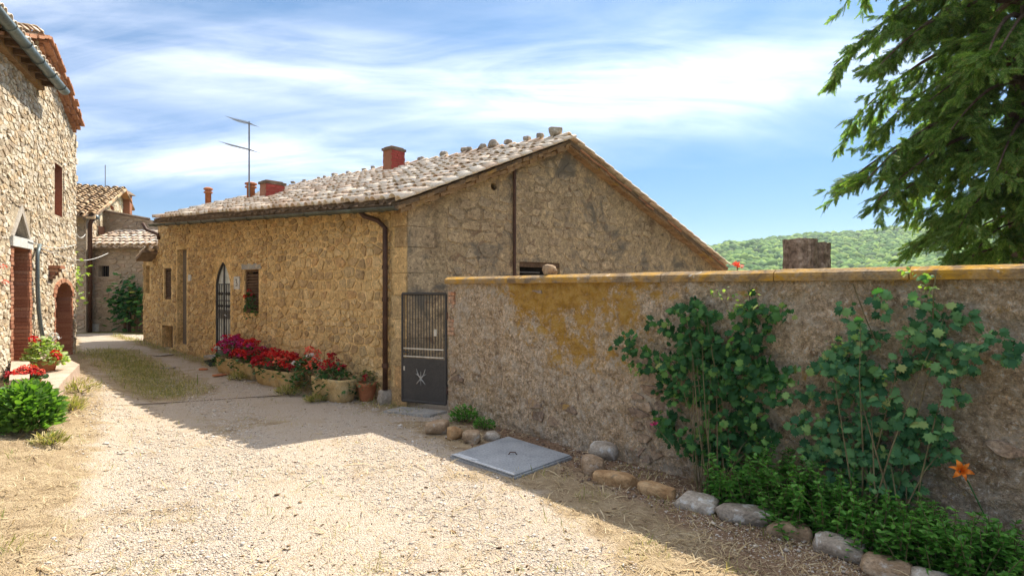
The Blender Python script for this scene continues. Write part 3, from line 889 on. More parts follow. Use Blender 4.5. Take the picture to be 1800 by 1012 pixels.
# ---------------------------------------------------------------- barrel tiles
def tile_tmpl(L=.42, r0=.098, r1=.078, th=.016, n=6):
    V = []; F = []
    for (rr, y, dz) in ((r0, 0, .012), (r1, L, 0)):
        for k in range(n + 1):
            t = math.pi * k / n
            V.append((rr * math.cos(t), y, rr * math.sin(t) * .82 + dz))
    for (rr, y, dz) in ((r0 - th, 0, .012), (r1 - th, L, 0)):
        for k in range(n + 1):
            t = math.pi * k / n
            V.append((rr * math.cos(t), y, rr * math.sin(t) * .82 + dz))
    m = n + 1
    for k in range(n):
        F.append((k, k + 1, m + k + 1, m + k))
        F.append((2 * m + k, 3 * m + k, 3 * m + k + 1, 2 * m + k + 1))
        F.append((k, 2 * m + k, 2 * m + k + 1, k + 1))
    F.append((0, m, 3 * m, 2 * m)); F.append((n, 2 * m + n, 3 * m + n, m + n))
    return np.array(V), np.array(F)
TILE_T = tile_tmpl()

def tile_roof(parent, e0, e1, r0, r1, mat, pitch_u=.21, pitch_v=.33, most=300, seed=5, jit=1.0, under=None, name='roof_tile', bed=True, scale=1.0, flip=False, most_fn=None):
    """a roof slope laid with over and under barrel tiles. e0-e1 eave, r0-r1 ridge"""
    r = random.Random(seed)
    e0, e1, r0, r1 = map(Vector, (e0, e1, r0, r1))
    Pf = lambda a, b: (e0.lerp(e1, a)).lerp(r0.lerp(r1, a), b)
    nu = max(1, round((e1 - e0).length / pitch_u)); nv = max(1, round((r0 - e0).length / pitch_v))
    T = []; U = []
    for j in range(nv):
        for i in range(nu):
            for cover in (True, False):
                a = (i + (.5 if cover else 0.0)) / nu + (r.uniform(-.08, .08) / nu) * jit
                b = j / nv + r.uniform(-.06, .06) / nv * jit
                if not cover and (i == 0): continue
                p = Pf(a, b); up = (Pf(a, min(b + .1, 1)) - Pf(a, b - .02)).normalized()
                al = (Pf(min(a + .05, 1), b) - Pf(a - .02, b)).normalized()
                n_ = al.cross(up); n_ = n_ if n_.z > 0 else -n_
                up2 = (up + al * r.uniform(-.05, .05) * jit - n_ * (.075 + r.uniform(-.03, .03) * jit)).normalized()
                x = up2.cross(n_).normalized(); z = x.cross(up2)
                if not cover: z = -z; x = -x
                lift = (.062 if cover else .060) + r.uniform(-.008, .014) * jit
                p = p + n_ * lift
                (T if cover else U).append((p, np.array([[x[k], up2[k], z[k]] for k in range(3)]), scale * r.uniform(.93, 1.06)))
    def keyf(t):
        p = t[0]
        return -(p - Vector((0, 0, 2))).length
    T.sort(key=keyf, reverse=True)
    me = None
    for (p, Rm_, sc) in T[:most]:
        if me is None:
            me = np_mesh('roof_tile', TILE_T[0], TILE_T[1]); me.materials.append(mat)
            me.polygons.foreach_set('use_smooth', [True] * len(me.polygons))
            sh = me.copy()
        o = bpy.data.objects.new(name, me); COL.objects.link(o)
        o.parent = parent
        m4 = Matrix.Identity(4)
        for a_ in range(3):
            for b_ in range(3): m4[a_][b_] = Rm_[a_][b_] * sc
        m4.translation = p - origin(parent)
        o.matrix_local = m4
    rest = T[most:]
    if rest:
        V, F = scatter(TILE_T[0], TILE_T[1], [t[0][:] for t in rest], [t[1] for t in rest], [t[2] for t in rest])
        put('roof_tiles', V, F, mat, parent, None, True, 'stuff')
    if U:
        V, F = scatter(TILE_T[0], TILE_T[1], [t[0][:] for t in U], [t[1] for t in U], [t[2] for t in U])
        put('channel_tiles', V, F, under or mat, parent, None, True, 'stuff')
    if bed:
        n_ = (e1 - e0).cross(r0 - e0).normalized(); n_ = n_ if n_.z > 0 else -n_
        mb = MB(); q = [e0, e1, r1, r0]
        mb.prism([v for v in q], -n_ * .07)
        mb.build('roof_boards', M['roof_under'], parent)

# ================================================================ the long house
LH = thing('stone_house', 'long low golden stone house with lichen whitened tile roof and one arched door', 'house', (A.x, A.y, 0))
uF_end = HF.uz(278, 500)[0]
zc_near = HF.uz(716, 356)[1]; zc_far = HF.uz(279, 390)[1]
# roof corners
e0p = A + HF.N * .38 - HF.D * .22
E0 = Vector((e0p.x, e0p.y, CZ + (506 - 357) / 1000 * e0p.y))
uE = HF.uz(268, 500, .38)[0]
E1 = HF.at(268, 388, .38)
R0 = HG.at(1003, 247, .22)
LR = (E1 - E0).xy.length
R1 = Vector((R0.x + HF.D.x * LR, R0.y + HF.D.y * LR, R0.z + .18))
B0 = HG.at(1279, 470, .22)
B1 = Vector((B0.x + HF.D.x * LR, B0.y + HF.D.y * LR, B0.z + .1))
uR = HG.uz(1003, 247, 0)[0]; uB = HG.uz(1263, 470, 0)[0]
zt = .10
slopeF = (R0.z - E0.z) / ((R0 - E0).xy.length)

holesF = []
def openF(x0, x1, y0, y1, dep, rmat, bmat, bname, kind='rect', ys=None):
    u0, u1, z0, z1 = HF.rect(x0, x1, y0, y1)
    zs = HF.uz((x0 + x1) / 2, ys)[1] if ys else z1
    poly = arch_poly(u0, u1, z0, z1, zs, kind)
    holesF.append((poly, dep, rmat, bmat, bname))
    return u0, u1, z0, z1, zs
door = openF(379, 405, 458, 626, .22, M['gold_mortar'], M['dark_void'], 'dark_interior', 'pointed', 498)
win1 = openF(430, 455, 474, 550, .20, M['gold_mortar'], M['dark_void'], 'dark_interior')
win2 = openF(289, 301, 471, 526, .18, M['gold_mortar'], M['dark_void'], 'dark_interior')
tall = openF(312, 328, 438, 606, .14, M['gold_mortar'], M['plaster'], 'cement_infill')
hatch = openF(285, 304, 572, 613, .25, M['gold_mortar'], M['wood_door'], 'hatch_board')
outerF = [(0, -.4), (uF_end, -.4), (uF_end, zc_far), (0, zc_near)]
wF = wall_face(HF, outerF, holesF, M['gold_mortar'], LH, 'wall')
rects = []
for (poly, *_r) in holesF:
    us = [p[0] for p in poly]; zs_ = [p[1] for p in poly]
    rects.append((min(us) - .09, max(us) + .09, min(zs_) - .05, max(zs_) + .10))
uq = HF.uz(690, 500)[0]
us_ = HF.uz(470, 500)[0]
zm = lambda u: zc_near + (zc_far - zc_near) * u / uF_end
regA = ccw([(uq + .02, -.1), (us_, -.1), (us_, zm(us_) - .02), (uq + .02, zm(uq) - .02)])
regB = ccw([(us_, -.1), (uF_end, .1), (uF_end, zm(uF_end) - .02), (us_, zm(us_) - .02)])
cA = rubble(regA, rects, .235, .155, 4, .022, .30)
cB = rubble(regB, rects, .19, .10, 5, .013, .36)
lay_stones(HF, wF, cA + cB, .022, M['gold_stone'], 300, 6)
# dressed corner stones
z = -.1; k = 0
while z < zc_near - .12:
    h = [.42, .36, .47, .33, .40, .38, .44, .35, .41, .3][k % 10]; w = uq + ([.03, -.06][k % 2])
    zt_ = min(z + h - .012, zc_near - .02)
    mb = MB(); o = HF.pt(0, z, -.05)
    mb.frame_box(o, HF.pt(w - .02, z, -.05) - o, HF.pt(0, zt_, -.05) - o, HF.pt(0, z, .016 + .006 * (k % 3)) - o)
    mb.build('corner_stone', M['gold_stone'], wF, HF.pt(w / 2, z))
    z += h; k += 1

# pointed door: frame, dusty panes, iron grille
u0, u1, z0, z1, zs = door
dr = MB()
poly = arch_poly(u0 + .005, u1 - .005, z0, z1 - .01, zs, 'pointed')
dobj = None
mbp = MB(); mbp.prism([HF.pt(p[0], p[1], -.06) for p in poly], HF.N.to_3d() * -.03)
dobj = mbp.build('door', M['dirty_pane'], wF, HF.pt((u0 + u1) / 2, z0, -.1))
fr = MB(); fr.tube([HF.pt(p[0], p[1], -.03) for p in poly] + [HF.pt(poly[0][0], poly[0][1], -.03)], .026, 6); fr.build('door_frame', M['iron'], dobj)
um = (u0 + u1) / 2
mid = MB(); mid.tube([HF.pt(um, z0, -.03), HF.pt(um, z1 + .06, -.03)], .020, 6); mid.build('centre_mullion', M['iron'], dobj)
zk = z0 + .33
kb = MB(); o = HF.pt(u0 + .02, z0, -.07); kb.frame_box(o, HF.pt(u1 - .02, z0, -.07) - o, HF.pt(u0 + .02, zk, -.07) - o, HF.N.to_3d() * .035); kb.build('kick_panel', M['iron_grey'], dobj)
zb = HF.uz(392, 553)[1]
mb = MB(); o = HF.pt(u0 + .02, zb - .10, -.065); mb.frame_box(o, HF.pt(u1 - .02, zb - .10, -.065) - o, HF.pt(u0 + .02, zb + .12, -.065) - o, HF.N.to_3d() * .03); mb.build('lock_rail', M['iron_grey'], dobj)
for f in (.18, .34, .66, .82):
    uu = u0 + (u1 - u0) * f
    mb = MB(); mb.tube([HF.pt(uu, zk, -.03), HF.pt(uu, zs - .02, -.03)], .010, 6)
    for zz_ in (zs - .25, zs - .55):
        c = HF.pt(uu, zz_, -.03); mb.tube([c + Vector((0, 0, -.05)), c, c + Vector((0, 0, .05))], [.010, .034, .010], 6)
    mb.build('grille_bar', M['iron'], dobj)
for zz_ in (zs - .02, zs - .42, zs - .70, zk + .02):
    mb = MB(); mb.tube([HF.pt(u0 + .02, zz_, -.03), HF.pt(u1 - .02, zz_, -.03)], .012, 6); mb.build('grille_rail', M['iron'], dobj)
mb = MB(); mb.tube([HF.pt(um - .12, zb, -.05), HF.pt(um - .12, zb, .02), HF.pt(um - .22, zb - .02, .02)], .012, 6); mb.build('handle', M['steel'], dobj)
mb = MB(); o = HF.pt(u0 - .10, z0 - .05, -.1); mb.frame_box(o, HF.pt(u1 + .10, z0 - .05, -.1) - o, Vector((0, 0, .06)), HF.N.to_3d() * .34); mb.build('doorstep', M['slab'], LH)

# louvred window
def shutter(win, n, parent, dd=-.05, mat=None):
    u0, u1, z0, z1, _ = win
    mb = MB()
    for (a, b, c, d_) in ((u0, u0 + .05, z0, z1), (u1 - .05, u1, z0, z1), (u0 + .05, u1 - .05, z1 - .05, z1), (u0 + .05, u1 - .05, z0, z0 + .05)):
        o = HF.pt(a, c, dd - .03); mb.frame_box(o, HF.pt(b, c, dd - .03) - o, Vector((0, 0, d_ - c)), HF.N.to_3d() * .05)
    f = mb.build('shutter', mat or M['timber'], parent, HF.pt((u0 + u1) / 2, z0, dd))
    for i in range(n):
        zc = z0 + .07 + (z1 - z0 - .14) * (i + .5) / n
        mb = MB(); o = HF.pt(u0 + .05, zc, dd - .03); h = (z1 - z0 - .14) / n
        mb.frame_box(o, HF.pt(u1 - .05, zc, dd - .03) - o, Vector((0, 0, .014)), HF.N.to_3d() * .045 - Vector((0, 0, h * .8)))
        mb.build('slat', mat or M['timber'], f)
shutter(win1, 13, wF); shutter(win2, 12, wF)
mb = MB(); u0, u1, z0, z1, _ = win1
o = HF.pt(u0 - .12, z1 + .01, -.1); mb.frame_box(o, HF.pt(u1 + .12, z1 + .01, -.1) - o, Vector((0, 0, .13)), HF.N.to_3d() * .118); mb.build('lintel', M['slab'], wF)
# little tiles beside the door
def plaque(px, py, w, h, nm, lab):
    c = HF.at(px, py)
    u, z = HF.uz(px, py)
    mb = MB(); o = HF.pt(u - w / 2, z - h / 2, .005); mb.frame_box(o, HF.pt(u + w / 2, z - h / 2, .005) - o, Vector((0, 0, h)), HF.N.to_3d() * .03)
    return mb.build(nm, M['white'], LH, c, label=lab), u, z
pq, u, z = plaque(418, 497, .26, .30, 'house_number', 'white enamel house number tile')
mb = MB()
pts = [(-.035, .07), (.02, .085), (.045, .05), (.01, .015), (.05, -.02), (.035, -.075), (-.03, -.07)]
mb.tube([HF.pt(u - a, z + b, .040) for a, b in pts], .009, 5); mb.build('digit', M['iron_grey'], pq)
plaque(335, 488, .16, .16, 'wall_tile', 'small cream wall tile')

# gable end: wall, stones, iron pipe, low window with bars, round hole
gholes = []
gu0, gu1, gz0, gz1 = HG.rect(913, 984, 461, 520)
gholes.append((arch_poly(gu0, gu1, gz0, gz1, gz1, 'rect'), .25, M['gable_mortar'], M['dark_void'], 'dark_interior'))
hu, hz_ = HG.uz(868, 328)
gholes.append(([(hu + .075 * math.cos(t * .785), hz_ + .075 * math.sin(t * .785)) for t in range(8)], .25, M['gable_mortar'], M['dark_void'], 'dark_interior'))
ztop = lambda u: (zc_near + (R0.z - .1 - zc_near) * u / uR) if u < uR else (R0.z - .1 + (B0.z - .08 - R0.z + .1) * (u - uR) / (uB - uR))
outerG = [(0, -.4), (uB, -.4), (uB, ztop(uB)), (uR, ztop(uR)), (0, ztop(0))]
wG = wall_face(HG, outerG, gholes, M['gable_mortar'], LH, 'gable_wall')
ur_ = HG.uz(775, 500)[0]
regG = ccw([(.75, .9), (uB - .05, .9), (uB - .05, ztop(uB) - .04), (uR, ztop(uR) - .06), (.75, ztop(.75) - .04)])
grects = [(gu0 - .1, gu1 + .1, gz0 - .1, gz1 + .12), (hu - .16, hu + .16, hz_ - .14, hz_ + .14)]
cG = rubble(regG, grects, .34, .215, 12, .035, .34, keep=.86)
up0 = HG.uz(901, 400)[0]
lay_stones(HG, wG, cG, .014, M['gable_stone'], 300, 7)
z = -.1; k = 0
while z < zc_near - .12:
    h = [.42, .36, .47, .33, .40, .38, .44, .35, .41, .3][k % 10]; w = [.34, .52][k % 2]
    zt_ = min(z + h - .012, zc_near - .02)
    mb = MB(); o = HG.pt(.0, z, -.05)
    mb.frame_box(o, HG.pt(w, z, -.05) - o, HG.pt(.0, zt_, -.05) - o, HG.pt(.0, z, .010 + .004 * (k % 3)) - o)
    mb.build('corner_stone', M['gable_stone'], wG, HG.pt(w / 2, z))
    z += h; k += 1
mb = MB(); mb.tube([HG.pt(up0, .4, .06), HG.pt(up0, ztop(up0) - .02, .06)], .032, 8); mb.build('iron_pipe', M['rust'], LH, HG.pt(up0, .4, .06))
for i in range(5):
    zb_ = gz0 + (gz1 - gz0) * (i + .5) / 5
    mb = MB(); mb.tube([HG.pt(gu0, zb_, -.08), HG.pt(gu1 - .5, zb_, -.08)], .014, 6); mb.build('window_bar', M['iron_grey'], wG)
mb = MB(); o = HG.pt(gu0, gz1 - .1, -.11); mb.frame_box(o, HG.pt(gu1, gz1 - .1, -.11) - o, Vector((0, 0, .1)), HG.N.to_3d() * .09); mb.build('window_frame', M['timber'], wG)
# closing walls
p3 = lambda v, z: Vector((v.x, v.y, z))
F_ = A + HF.D * uF_end; A2 = A + HG.D * uB; F2 = A2 + HF.D * uF_end
RR = A + HG.D * uR; RF = RR + HF.D * uF_end
mb = MB(); mb.add([p3(F_, -.4), p3(F2, -.4), p3(F2, B0.z - .1), p3(RF, R1.z - .2), p3(F_, zc_far)], [(0, 1, 2, 3, 4)])
mb.build('end_wall', M['gold_mortar'], LH)
mb = MB(); mb.add([p3(A2, -.6), p3(F2, -.6), p3(F2, B0.z - .1), p3(A2, B0.z - .1)], [(0, 1, 2, 3)])
mb.build('back_wall', M['gold_mortar'], LH)

# roof
roof = put('roof', [E0 + Vector((0, 0, -.02)), E1 + Vector((0, 0, -.02)), R1 + Vector((0, 0, -.03)), R0 + Vector((0, 0, -.03)), B0, B1], [(0, 1, 2, 3), (3, 2, 5, 4)], M['roof_under'], LH)
tile_roof(roof, E0, E1, R0, R1, M['roof_tile'], .235, .34, 300, 5, 1.3, M['roof_under'])  # channel tiles coloured dark to stand in for shade between the covers
tile_roof(roof, B0, B1, R0, R1, M['roof_tile'], .215, .36, 0, 6, 1.0, M['roof_tile'])
# ridge tiles and the stones that weigh them down
rd = (R1 - R0).normalized()
n_r = int((R1 - R0).length / .36)
T = []
for i in range(n_r):
    p = R0 + rd * (.36 * i + .02) + Vector((0, 0, .07 + random.uniform(-.01, .015)))
    y = (rd + Vector((0, 0, -.05)) + Vector((random.uniform(-.03, .03),) * 3)).normalized(); x = y.cross(Vector((0, 0, 1))).normalized(); z = x.cross(y)
    o = bpy.data.objects.new('ridge_tile', bpy.data.meshes['roof_tile']); COL.objects.link(o); o.parent = roof
    m4 = Matrix.Identity(4)
    for a_ in range(3):
        m4[a_][0], m4[a_][1], m4[a_][2] = x[a_] * 1.25, y[a_] * 1.1, z[a_] * 1.25
    m4.translation = p - origin(roof); o.matrix_local = m4
# verge under the tiles along the gable: stone course with lichen, and a terracotta course on the far slope
def course(p0, p1, n, w, h, nm, mat, par, out, drop, seed=2, gap=.01):
    r = random.Random(seed)
    d = (p1 - p0) / n
    for i in range(n):
        a = p0 + d * i + Vector((0, 0, -drop + r.uniform(-.014, .014)))
        mb = MB(); mb.frame_box(a + out * (r.uniform(-.035, .03)), d * (1 - gap) + Vector((0, 0, r.uniform(-.012, .012))), out * -w, Vector((0, 0, h * r.uniform(.85, 1.1))))
        mb.build(nm, mat, par, a)
og = HG.N.to_3d()
vo = Vector((E0.x, E0.y, E0.z)) 
course(vo + og * .01, R0 + og * .01, 30, .30, .06, 'verge_stone', M['verge'], roof, og, .09, 3)
course(vo - og * .03 + (R0 - vo) * .02, R0 - og * .03, 21, .24, .08, 'verge_stone', M['verge'], roof, og, .17, 4)
course(B0 + og * .01, R0 + og * .01, 22, .26, .04, 'verge_tile', M['eave_red'], roof, og, .06, 5)
course(B0 - og * .02, R0 - og * .02, 20, .22, .06, 'verge_stone', M['verge'], roof, og, .13, 6)
# row of cover tiles running along the verge
T = []
for (p0, p1, nn) in ((E0, R0, 14), (B0, R0, 20)):
    up = (p1 - p0).normalized()
    for i in range(nn):
        p = p0 + (p1 - p0) * (i / nn) + og * .02 + Vector((0, 0, .035))
        x = up.cross(Vector((0, 0, 1))).normalized(); z = x.cross(up)
        o = bpy.data.objects.new('verge_cover_tile', bpy.data.meshes['roof_tile']); COL.objects.link(o); o.parent = roof
        m4 = Matrix.Identity(4)
        for a_ in range(3): m4[a_][0], m4[a_][1], m4[a_][2] = x[a_], up[a_], z[a_]
        m4.translation = p - origin(roof); o.matrix_local = m4
# weights on the ridge
for i, (px, w) in enumerate([(976, .30), (950, .18), (926, .17), (893, .17), (868, .27), (848, .2), (825, .17), (818, .2), (780, .2), (742, .14), (738, .13), (655, .15), (640, .13), (612, .13), (588, .17), (571, .12), (560, .12), (535, .12), (515, .14), (500, .13)]):
    k = (px - 900) / 1000
    den = rd.x - k * rd.y
    t = (k * R0.y - R0.x) / den
    p = R0 + rd * t + Vector((0, 0, .17 + w * .22))
    rk = rock('ridge_stone', p, (w, w * .9, w * .62), i * 1.3, 40 + i, M['rock_lichen'] if i % 2 else M['rock_grey'], roof, 7)
# gutter and pipe
gp = [E1 + Vector((0, 0, -.10)) + HF.N.to_3d() * .03 + HF.D.to_3d() * .05, E0 + Vector((0, 0, -.06)) + HF.N.to_3d() * .03]
def gutter(p0, p1, r, out, nm, mat, parent, segs=14, rings=True):
    d = (p1 - p0); dn = d.normalized(); n = 8
    V = []; F = []
    for e in (0, 1):
        for (rr) in (r, r - .008):
            for k in range(n + 1):
                t = math.pi * k / n
                V.append(p0 + d * e + out * rr * math.cos(t) + Vector((0, 0, -rr * math.sin(t))))
    m = n + 1
    for k in range(n):
        F += [(k, k + 1, 2 * m + k + 1, 2 * m + k), (m + k, 3 * m + k, 3 * m + k + 1, m + k + 1), (k, m + k, m + k + 1, k + 1), (2 * m + k, 2 * m + k + 1, 3 * m + k + 1, 3 * m + k)]
    F += [(0, 2 * m, 3 * m, m), (n, m + n, 3 * m + n, 2 * m + n)]
    mb = MB(); mb.add(V, F)
    g = mb.build(nm, mat, parent, p0, True)
    if rings:
        for i in range(segs):
            c = p0 + d * ((i + .5) / segs)
            mb = MB(); mb.tube([c + out * (r + .008) * math.cos(math.pi * k / 8) + Vector((0, 0, -(r + .008) * math.sin(math.pi * k / 8))) for k in range(9)], .010, 5)
            mb.build('gutter_bracket', mat, g)
    return g
gutter(gp[0], gp[1], .062, HF.N.to_3d(), 'gutter', M['green_gutter'], LH)
c = HF.at(677, 380, .10); b = HF.at(677, 700, .10)
d0 = HF.at(664, 380, .10)
mb = MB(); mb.tube([HF.pt(HF.uz(664, 380)[0], d0.z + .06, .36), HF.pt(HF.uz(664, 380)[0], d0.z - .0, .30), HF.pt(HF.uz(674, 390)[0], d0.z - .08, .12), Vector((c.x, c.y, d0.z - .22)), Vector((b.x, b.y, .25))], .045, 10)
dp = mb.build('downpipe', M['rust'], LH, b, True)
for zz_ in (HF.uz(677, 470)[1], HF.uz(677, 526)[1], HF.uz(677, 640)[1]):
    mb = MB(); mb.tube([Vector((b.x, b.y, zz_ - .035)), Vector((b.x, b.y, zz_ + .035))], .057, 10); mb.build('pipe_collar', M['rust'], dp)
mb = MB(); uu, zz_ = HF.uz(272, 392); mb.tube([HF.pt(uu - .05, zz_ - .04, .33), HF.pt(uu - .1, zz_ - .22, .25), HF.pt(uu - .4, zz_ - .36, .06), HF.pt(uu - .45, zz_ - .5, .05)], .045, 8); mb.build('gutter_elbow', M['rust'], LH, None, True)

# low extension at the far end
ux = HF.uz(250, 500)[0]
zx0, zx1 = HF.uz(277, 440)[1], HF.uz(250, 458)[1]
ew = openX = None
hx = []
u0, u1, z0, z1 = HF.rect(254, 261, 467, 515)
hx.append((arch_poly(u0, u1, z0, z1, z1, 'rect'), .15, M['gold_mortar'], M['timber'], 'closed_shutter'))
EXT = thing('lean_to_annex', 'small low annex with its own tiled roof against the far end of the golden house', 'annex', (F_.x, F_.y, 0))
PX = Plane(HF.pt(uF_end, 0, .02).xy, HF.D, HF.N)
wx = wall_face(Plane(HF.pt(0, 0, -.03).xy, HF.D, HF.N), [(uF_end, -.3), (ux, -.3), (ux, zx1), (uF_end, zx0)], hx, M['gold_mortar'], EXT, 'wall')
cX = rubble(ccw([(uF_end + .02, .1), (ux, .1), (ux, zx1 - .02), (uF_end + .02, zx0 - .02)]), [(u0 - .1, u1 + .1, z0 - .05, z1 + .1)], .2, .12, 8, .016)
lay_stones(Plane(HF.pt(0, 0, -.03).xy, HF.D, HF.N), wx, cX, .022, M['gold_stone'], 60, 9)
mb = MB(); q = HF.pt(ux, 0); o = HF.pt(ux, -.3, -.03); mb.frame_box(o, HF.N.to_3d() * -3, Vector((0, 0, zx1 + .28)), HF.D.to_3d() * -.2); mb.build('side_wall', M['gold_mortar'], EXT)
ea, eb = HF.at(238, 455, .40), HF.at(238, 455, .40) + HF.N.to_3d() * -3.6
ra, rb = HF.pt(uF_end + .02, HF.uz(277, 436, .40)[1], .40), HF.pt(uF_end + .02, HF.uz(277, 436, .40)[1], -3.2)
tile_roof(EXT, ea, eb, ra, rb, M['roof_tile'], .21, .33, 60, 15, 1.0, M['roof_tile'])

# chimneys and aerial: each stands on the roof where the photo shows it
def roof_hit(px, py):
    """point of the front roof slope seen at a pixel"""
    n = (E1 - E0).cross(R0 - E0); o = Vector((0, 0, CZ)); d = Vector(((px - 900) / 1000, 1, (506 - py) / 1000))
    t = (E0 - o).dot(n) / d.dot(n)
    return o + d * t
def vent(px, py_b, py_t, w, lab):
    p = roof_hit(px, py_b); h = (py_b - py_t) / 1000 * p.y
    t = thing('chimney_pot', lab, 'chimney pot', p, 'terracotta vent pots on the long roof')
    mb = MB(); mb.lathe([(w * .34, -.15), (w * .34, h * .62), (w * .36, h * .62)], p, 12); mb.build('pipe', M['terracotta'], t, None, True)
    mb = MB(); mb.lathe([(w * .34, 0), (w * .5, h * .03), (w * .5, h * .10), (w * .36, h * .12), (w * .36, h * .2), (w * .52, h * .22), (w * .52, h * .3), (w * .3, h * .36), (0.01, h * .37)], p + Vector((0, 0, h * .62)), 12); mb.build('cowl', M['terracotta'], t)
    return p, h
vent(366, 359, 329, .24, 'slim terracotta vent pot nearest the far end of the golden roof')
pa, ha = vent(441, 349, 320, .30, 'terracotta vent pot standing right beside the aerial mast')
def stack(px0, px1, py_b, py_t, depth, mat, lab, cat, nm, cap=True):
    p = roof_hit((px0 + px1) / 2, py_b)
    w = (px1 - px0) / 1000 * p.y * .66; h = (py_b - py_t) / 1000 * p.y
    t = thing(nm, lab, cat, p)
    az = math.atan2(HF.D.y, HF.D.x)
    mb = MB(); mb.box(p + Vector((0, 0, h / 2 - .2)), (w, depth, h + .4 - .05), az); sh_ = mb.build('shaft', M['brick'], t)
    ex, ey = Vector((math.cos(az), math.sin(az), 0)), Vector((-math.sin(az), math.cos(az), 0))
    nr = int((h + .1) / .075)
    for (nn_, tt_, W2, D2) in ((-ey, ex, w, depth), (ex, ey, depth, w), (-ex, ey, depth, w)):
        for j in range(nr):
            kk = max(2, round(W2 / .2)); bw = W2 / kk
            for i in range(kk):
                a_ = -W2 / 2 + i * bw + (bw * .25 if j % 2 else 0); b_ = min(a_ + bw - .012, W2 / 2)
                mb = MB(); o = p + nn_ * (D2 / 2 - .03) + tt_ * a_ + Vector((0, 0, -.1 + j * .075)); mb.frame_box(o, tt_ * (b_ - a_), nn_ * (.036 + .006 * ((i + j) % 3)), Vector((0, 0, .064))); mb.build('brick', mat, sh_, o)
    if cap:
        mb = MB(); mb.box(p + Vector((0, 0, h - .035)), (w * 1.14, depth * 1.16, .06), az); mb.build('cap', M['roof_under'], t)
        mb = MB(); mb.box(p + Vector((0, 0, h + .015)), (w * .9, depth * .9, .03), az); mb.build('cap_slab', M['verge'], t)
    return t
stack(675, 710, 296, 262, .42, M['red_paint'], 'square red brick chimney stack rising behind the ridge, nearest the gable', 'chimney', 'brick_chimney')
stack(463, 494, 345, 321, .5, M['red_paint'], 'low wide red chimney block between the aerial and the ridge stones', 'chimney', 'red_chimney')
an = thing('tv_aerial', 'thin metal tv aerial with two cross arms on the golden roof', 'aerial', pa)
yA = pa.y - .15
def ap(px, py): return Vector(((px - 900) / 1000 * yA, yA, CZ + (506 - py) / 1000 * yA))
mb = MB(); mb.tube([ap(438, 346), ap(438, 214)], .022, 6); mb.build('mast', M['wire'], an)
for (a, b) in (((409, 210), (443, 218)), ((397, 253), (446, 265))):
    mb = MB(); mb.tube([ap(*a), ap(*b)], .012, 5); bo = mb.build('boom', M['wire'], an)
    P0, P1 = ap(*a), ap(*b)
    for i in range(9):
        c = P0.lerp(P1, i / 8.0); mb = MB(); mb.tube([c - Vector((.05, .30, 0)), c + Vector((.05, .30, 0))], .005, 4); mb.build('element', M['wire'], bo)
# ================================================================ garden wall
LW = 9.4; HW = 2.17
GWT = thing('garden_wall', 'rough old rendered garden wall with flat coping covered in orange lichen', 'wall', (B.x, B.y, 0))
def wall_relief(u, z):
    e = .5 + .5 * mnoise.fractal(Vector((u * .9, z * 1.2, 3)), .8, 2, 3)
    return .042 * mnoise.fractal(Vector((u * 3.1, z * 3.4, 0)), .75, 2.1, 5) * (.4 + e) + .020 * mnoise.fractal(Vector((u * 14, z * 14, 7)), .8, 2, 3)
nu, nz = 330, 84
V = [GW.pt(LW * i / nu, -.2 + (HW - .10 + .2) * j / nz, wall_relief(LW * i / nu, -.2 + (HW + .1) * j / nz) * (1 if i else 0)) for j in range(nz + 1) for i in range(nu + 1)]
ii = np.arange((nu + 1) * (nz + 1)).reshape(nz + 1, nu + 1)
F = np.stack([ii[:-1, :-1], ii[:-1, 1:], ii[1:, 1:], ii[1:, :-1]], -1).reshape(-1, 4)[:, ::-1]
gwf = put('wall_face', V, F, M['garden_wall'], GWT, None, True)
mb = MB(); o = GW.pt(0, -.4, -.02); mb.frame_box(o, GW.pt(LW, -.4, -.02) - o, Vector((0, 0, HW + .3)), GW.N.to_3d() * -.38); mb.build('wall_core', M['garden_wall'], GWT)
# stones that show through the render
cW = rubble(ccw([(.05, .05), (LW - .1, .05), (LW - .1, 1.98), (.05, 1.98)]), [], .26, .15, 21, .03, .36)
sel = []
for c in cW:
    u, z = c[1]
    w = .5 + .5 * mnoise.fractal(Vector((u * .7, z * 1.1, 11)), .8, 2, 3) + .16 * (u > 3.6) * (z < 1.6) - .14
    if w > .60 + .12 * random.random(): sel.append(c)
M['wall_stone'] = speckled('stone showing through render', [(.3, (.15, .11, .085)), (.5, (.28, .20, .14)), (.7, (.42, .34, .26))], 5, .95, 35, .9, .015,
                           rnd=[(0, (.30, .21, .14)), (.3, (.38, .28, .18)), (.5, (.18, .135, .10)), (.7, (.40, .32, .25)), (.88, (.30, .19, .12))], tint=.4, mottle=(18, .9), lichen=[((.50, .46, .41), 9, .60, .68), ((.45, .27, .05), 2.2, .62, .72)])
lay_stones(GW, gwf, sel, .028, M['wall_stone'], 200, 22)
# bricks of the jamb beside the gate
M['jamb_brick'] = speckled('render smeared brick', [(.3, (.40, .30, .21)), (.5, (.50, .30, .19)), (.62, (.46, .23, .13))], 5.0, .95, 40, .8, .015, mottle=(14, .9))
bricks_on(GW, .0, .17, 1.25, 1.98, .006, .17, .07, M['jamb_brick'], gwf, .010, 5, 30)
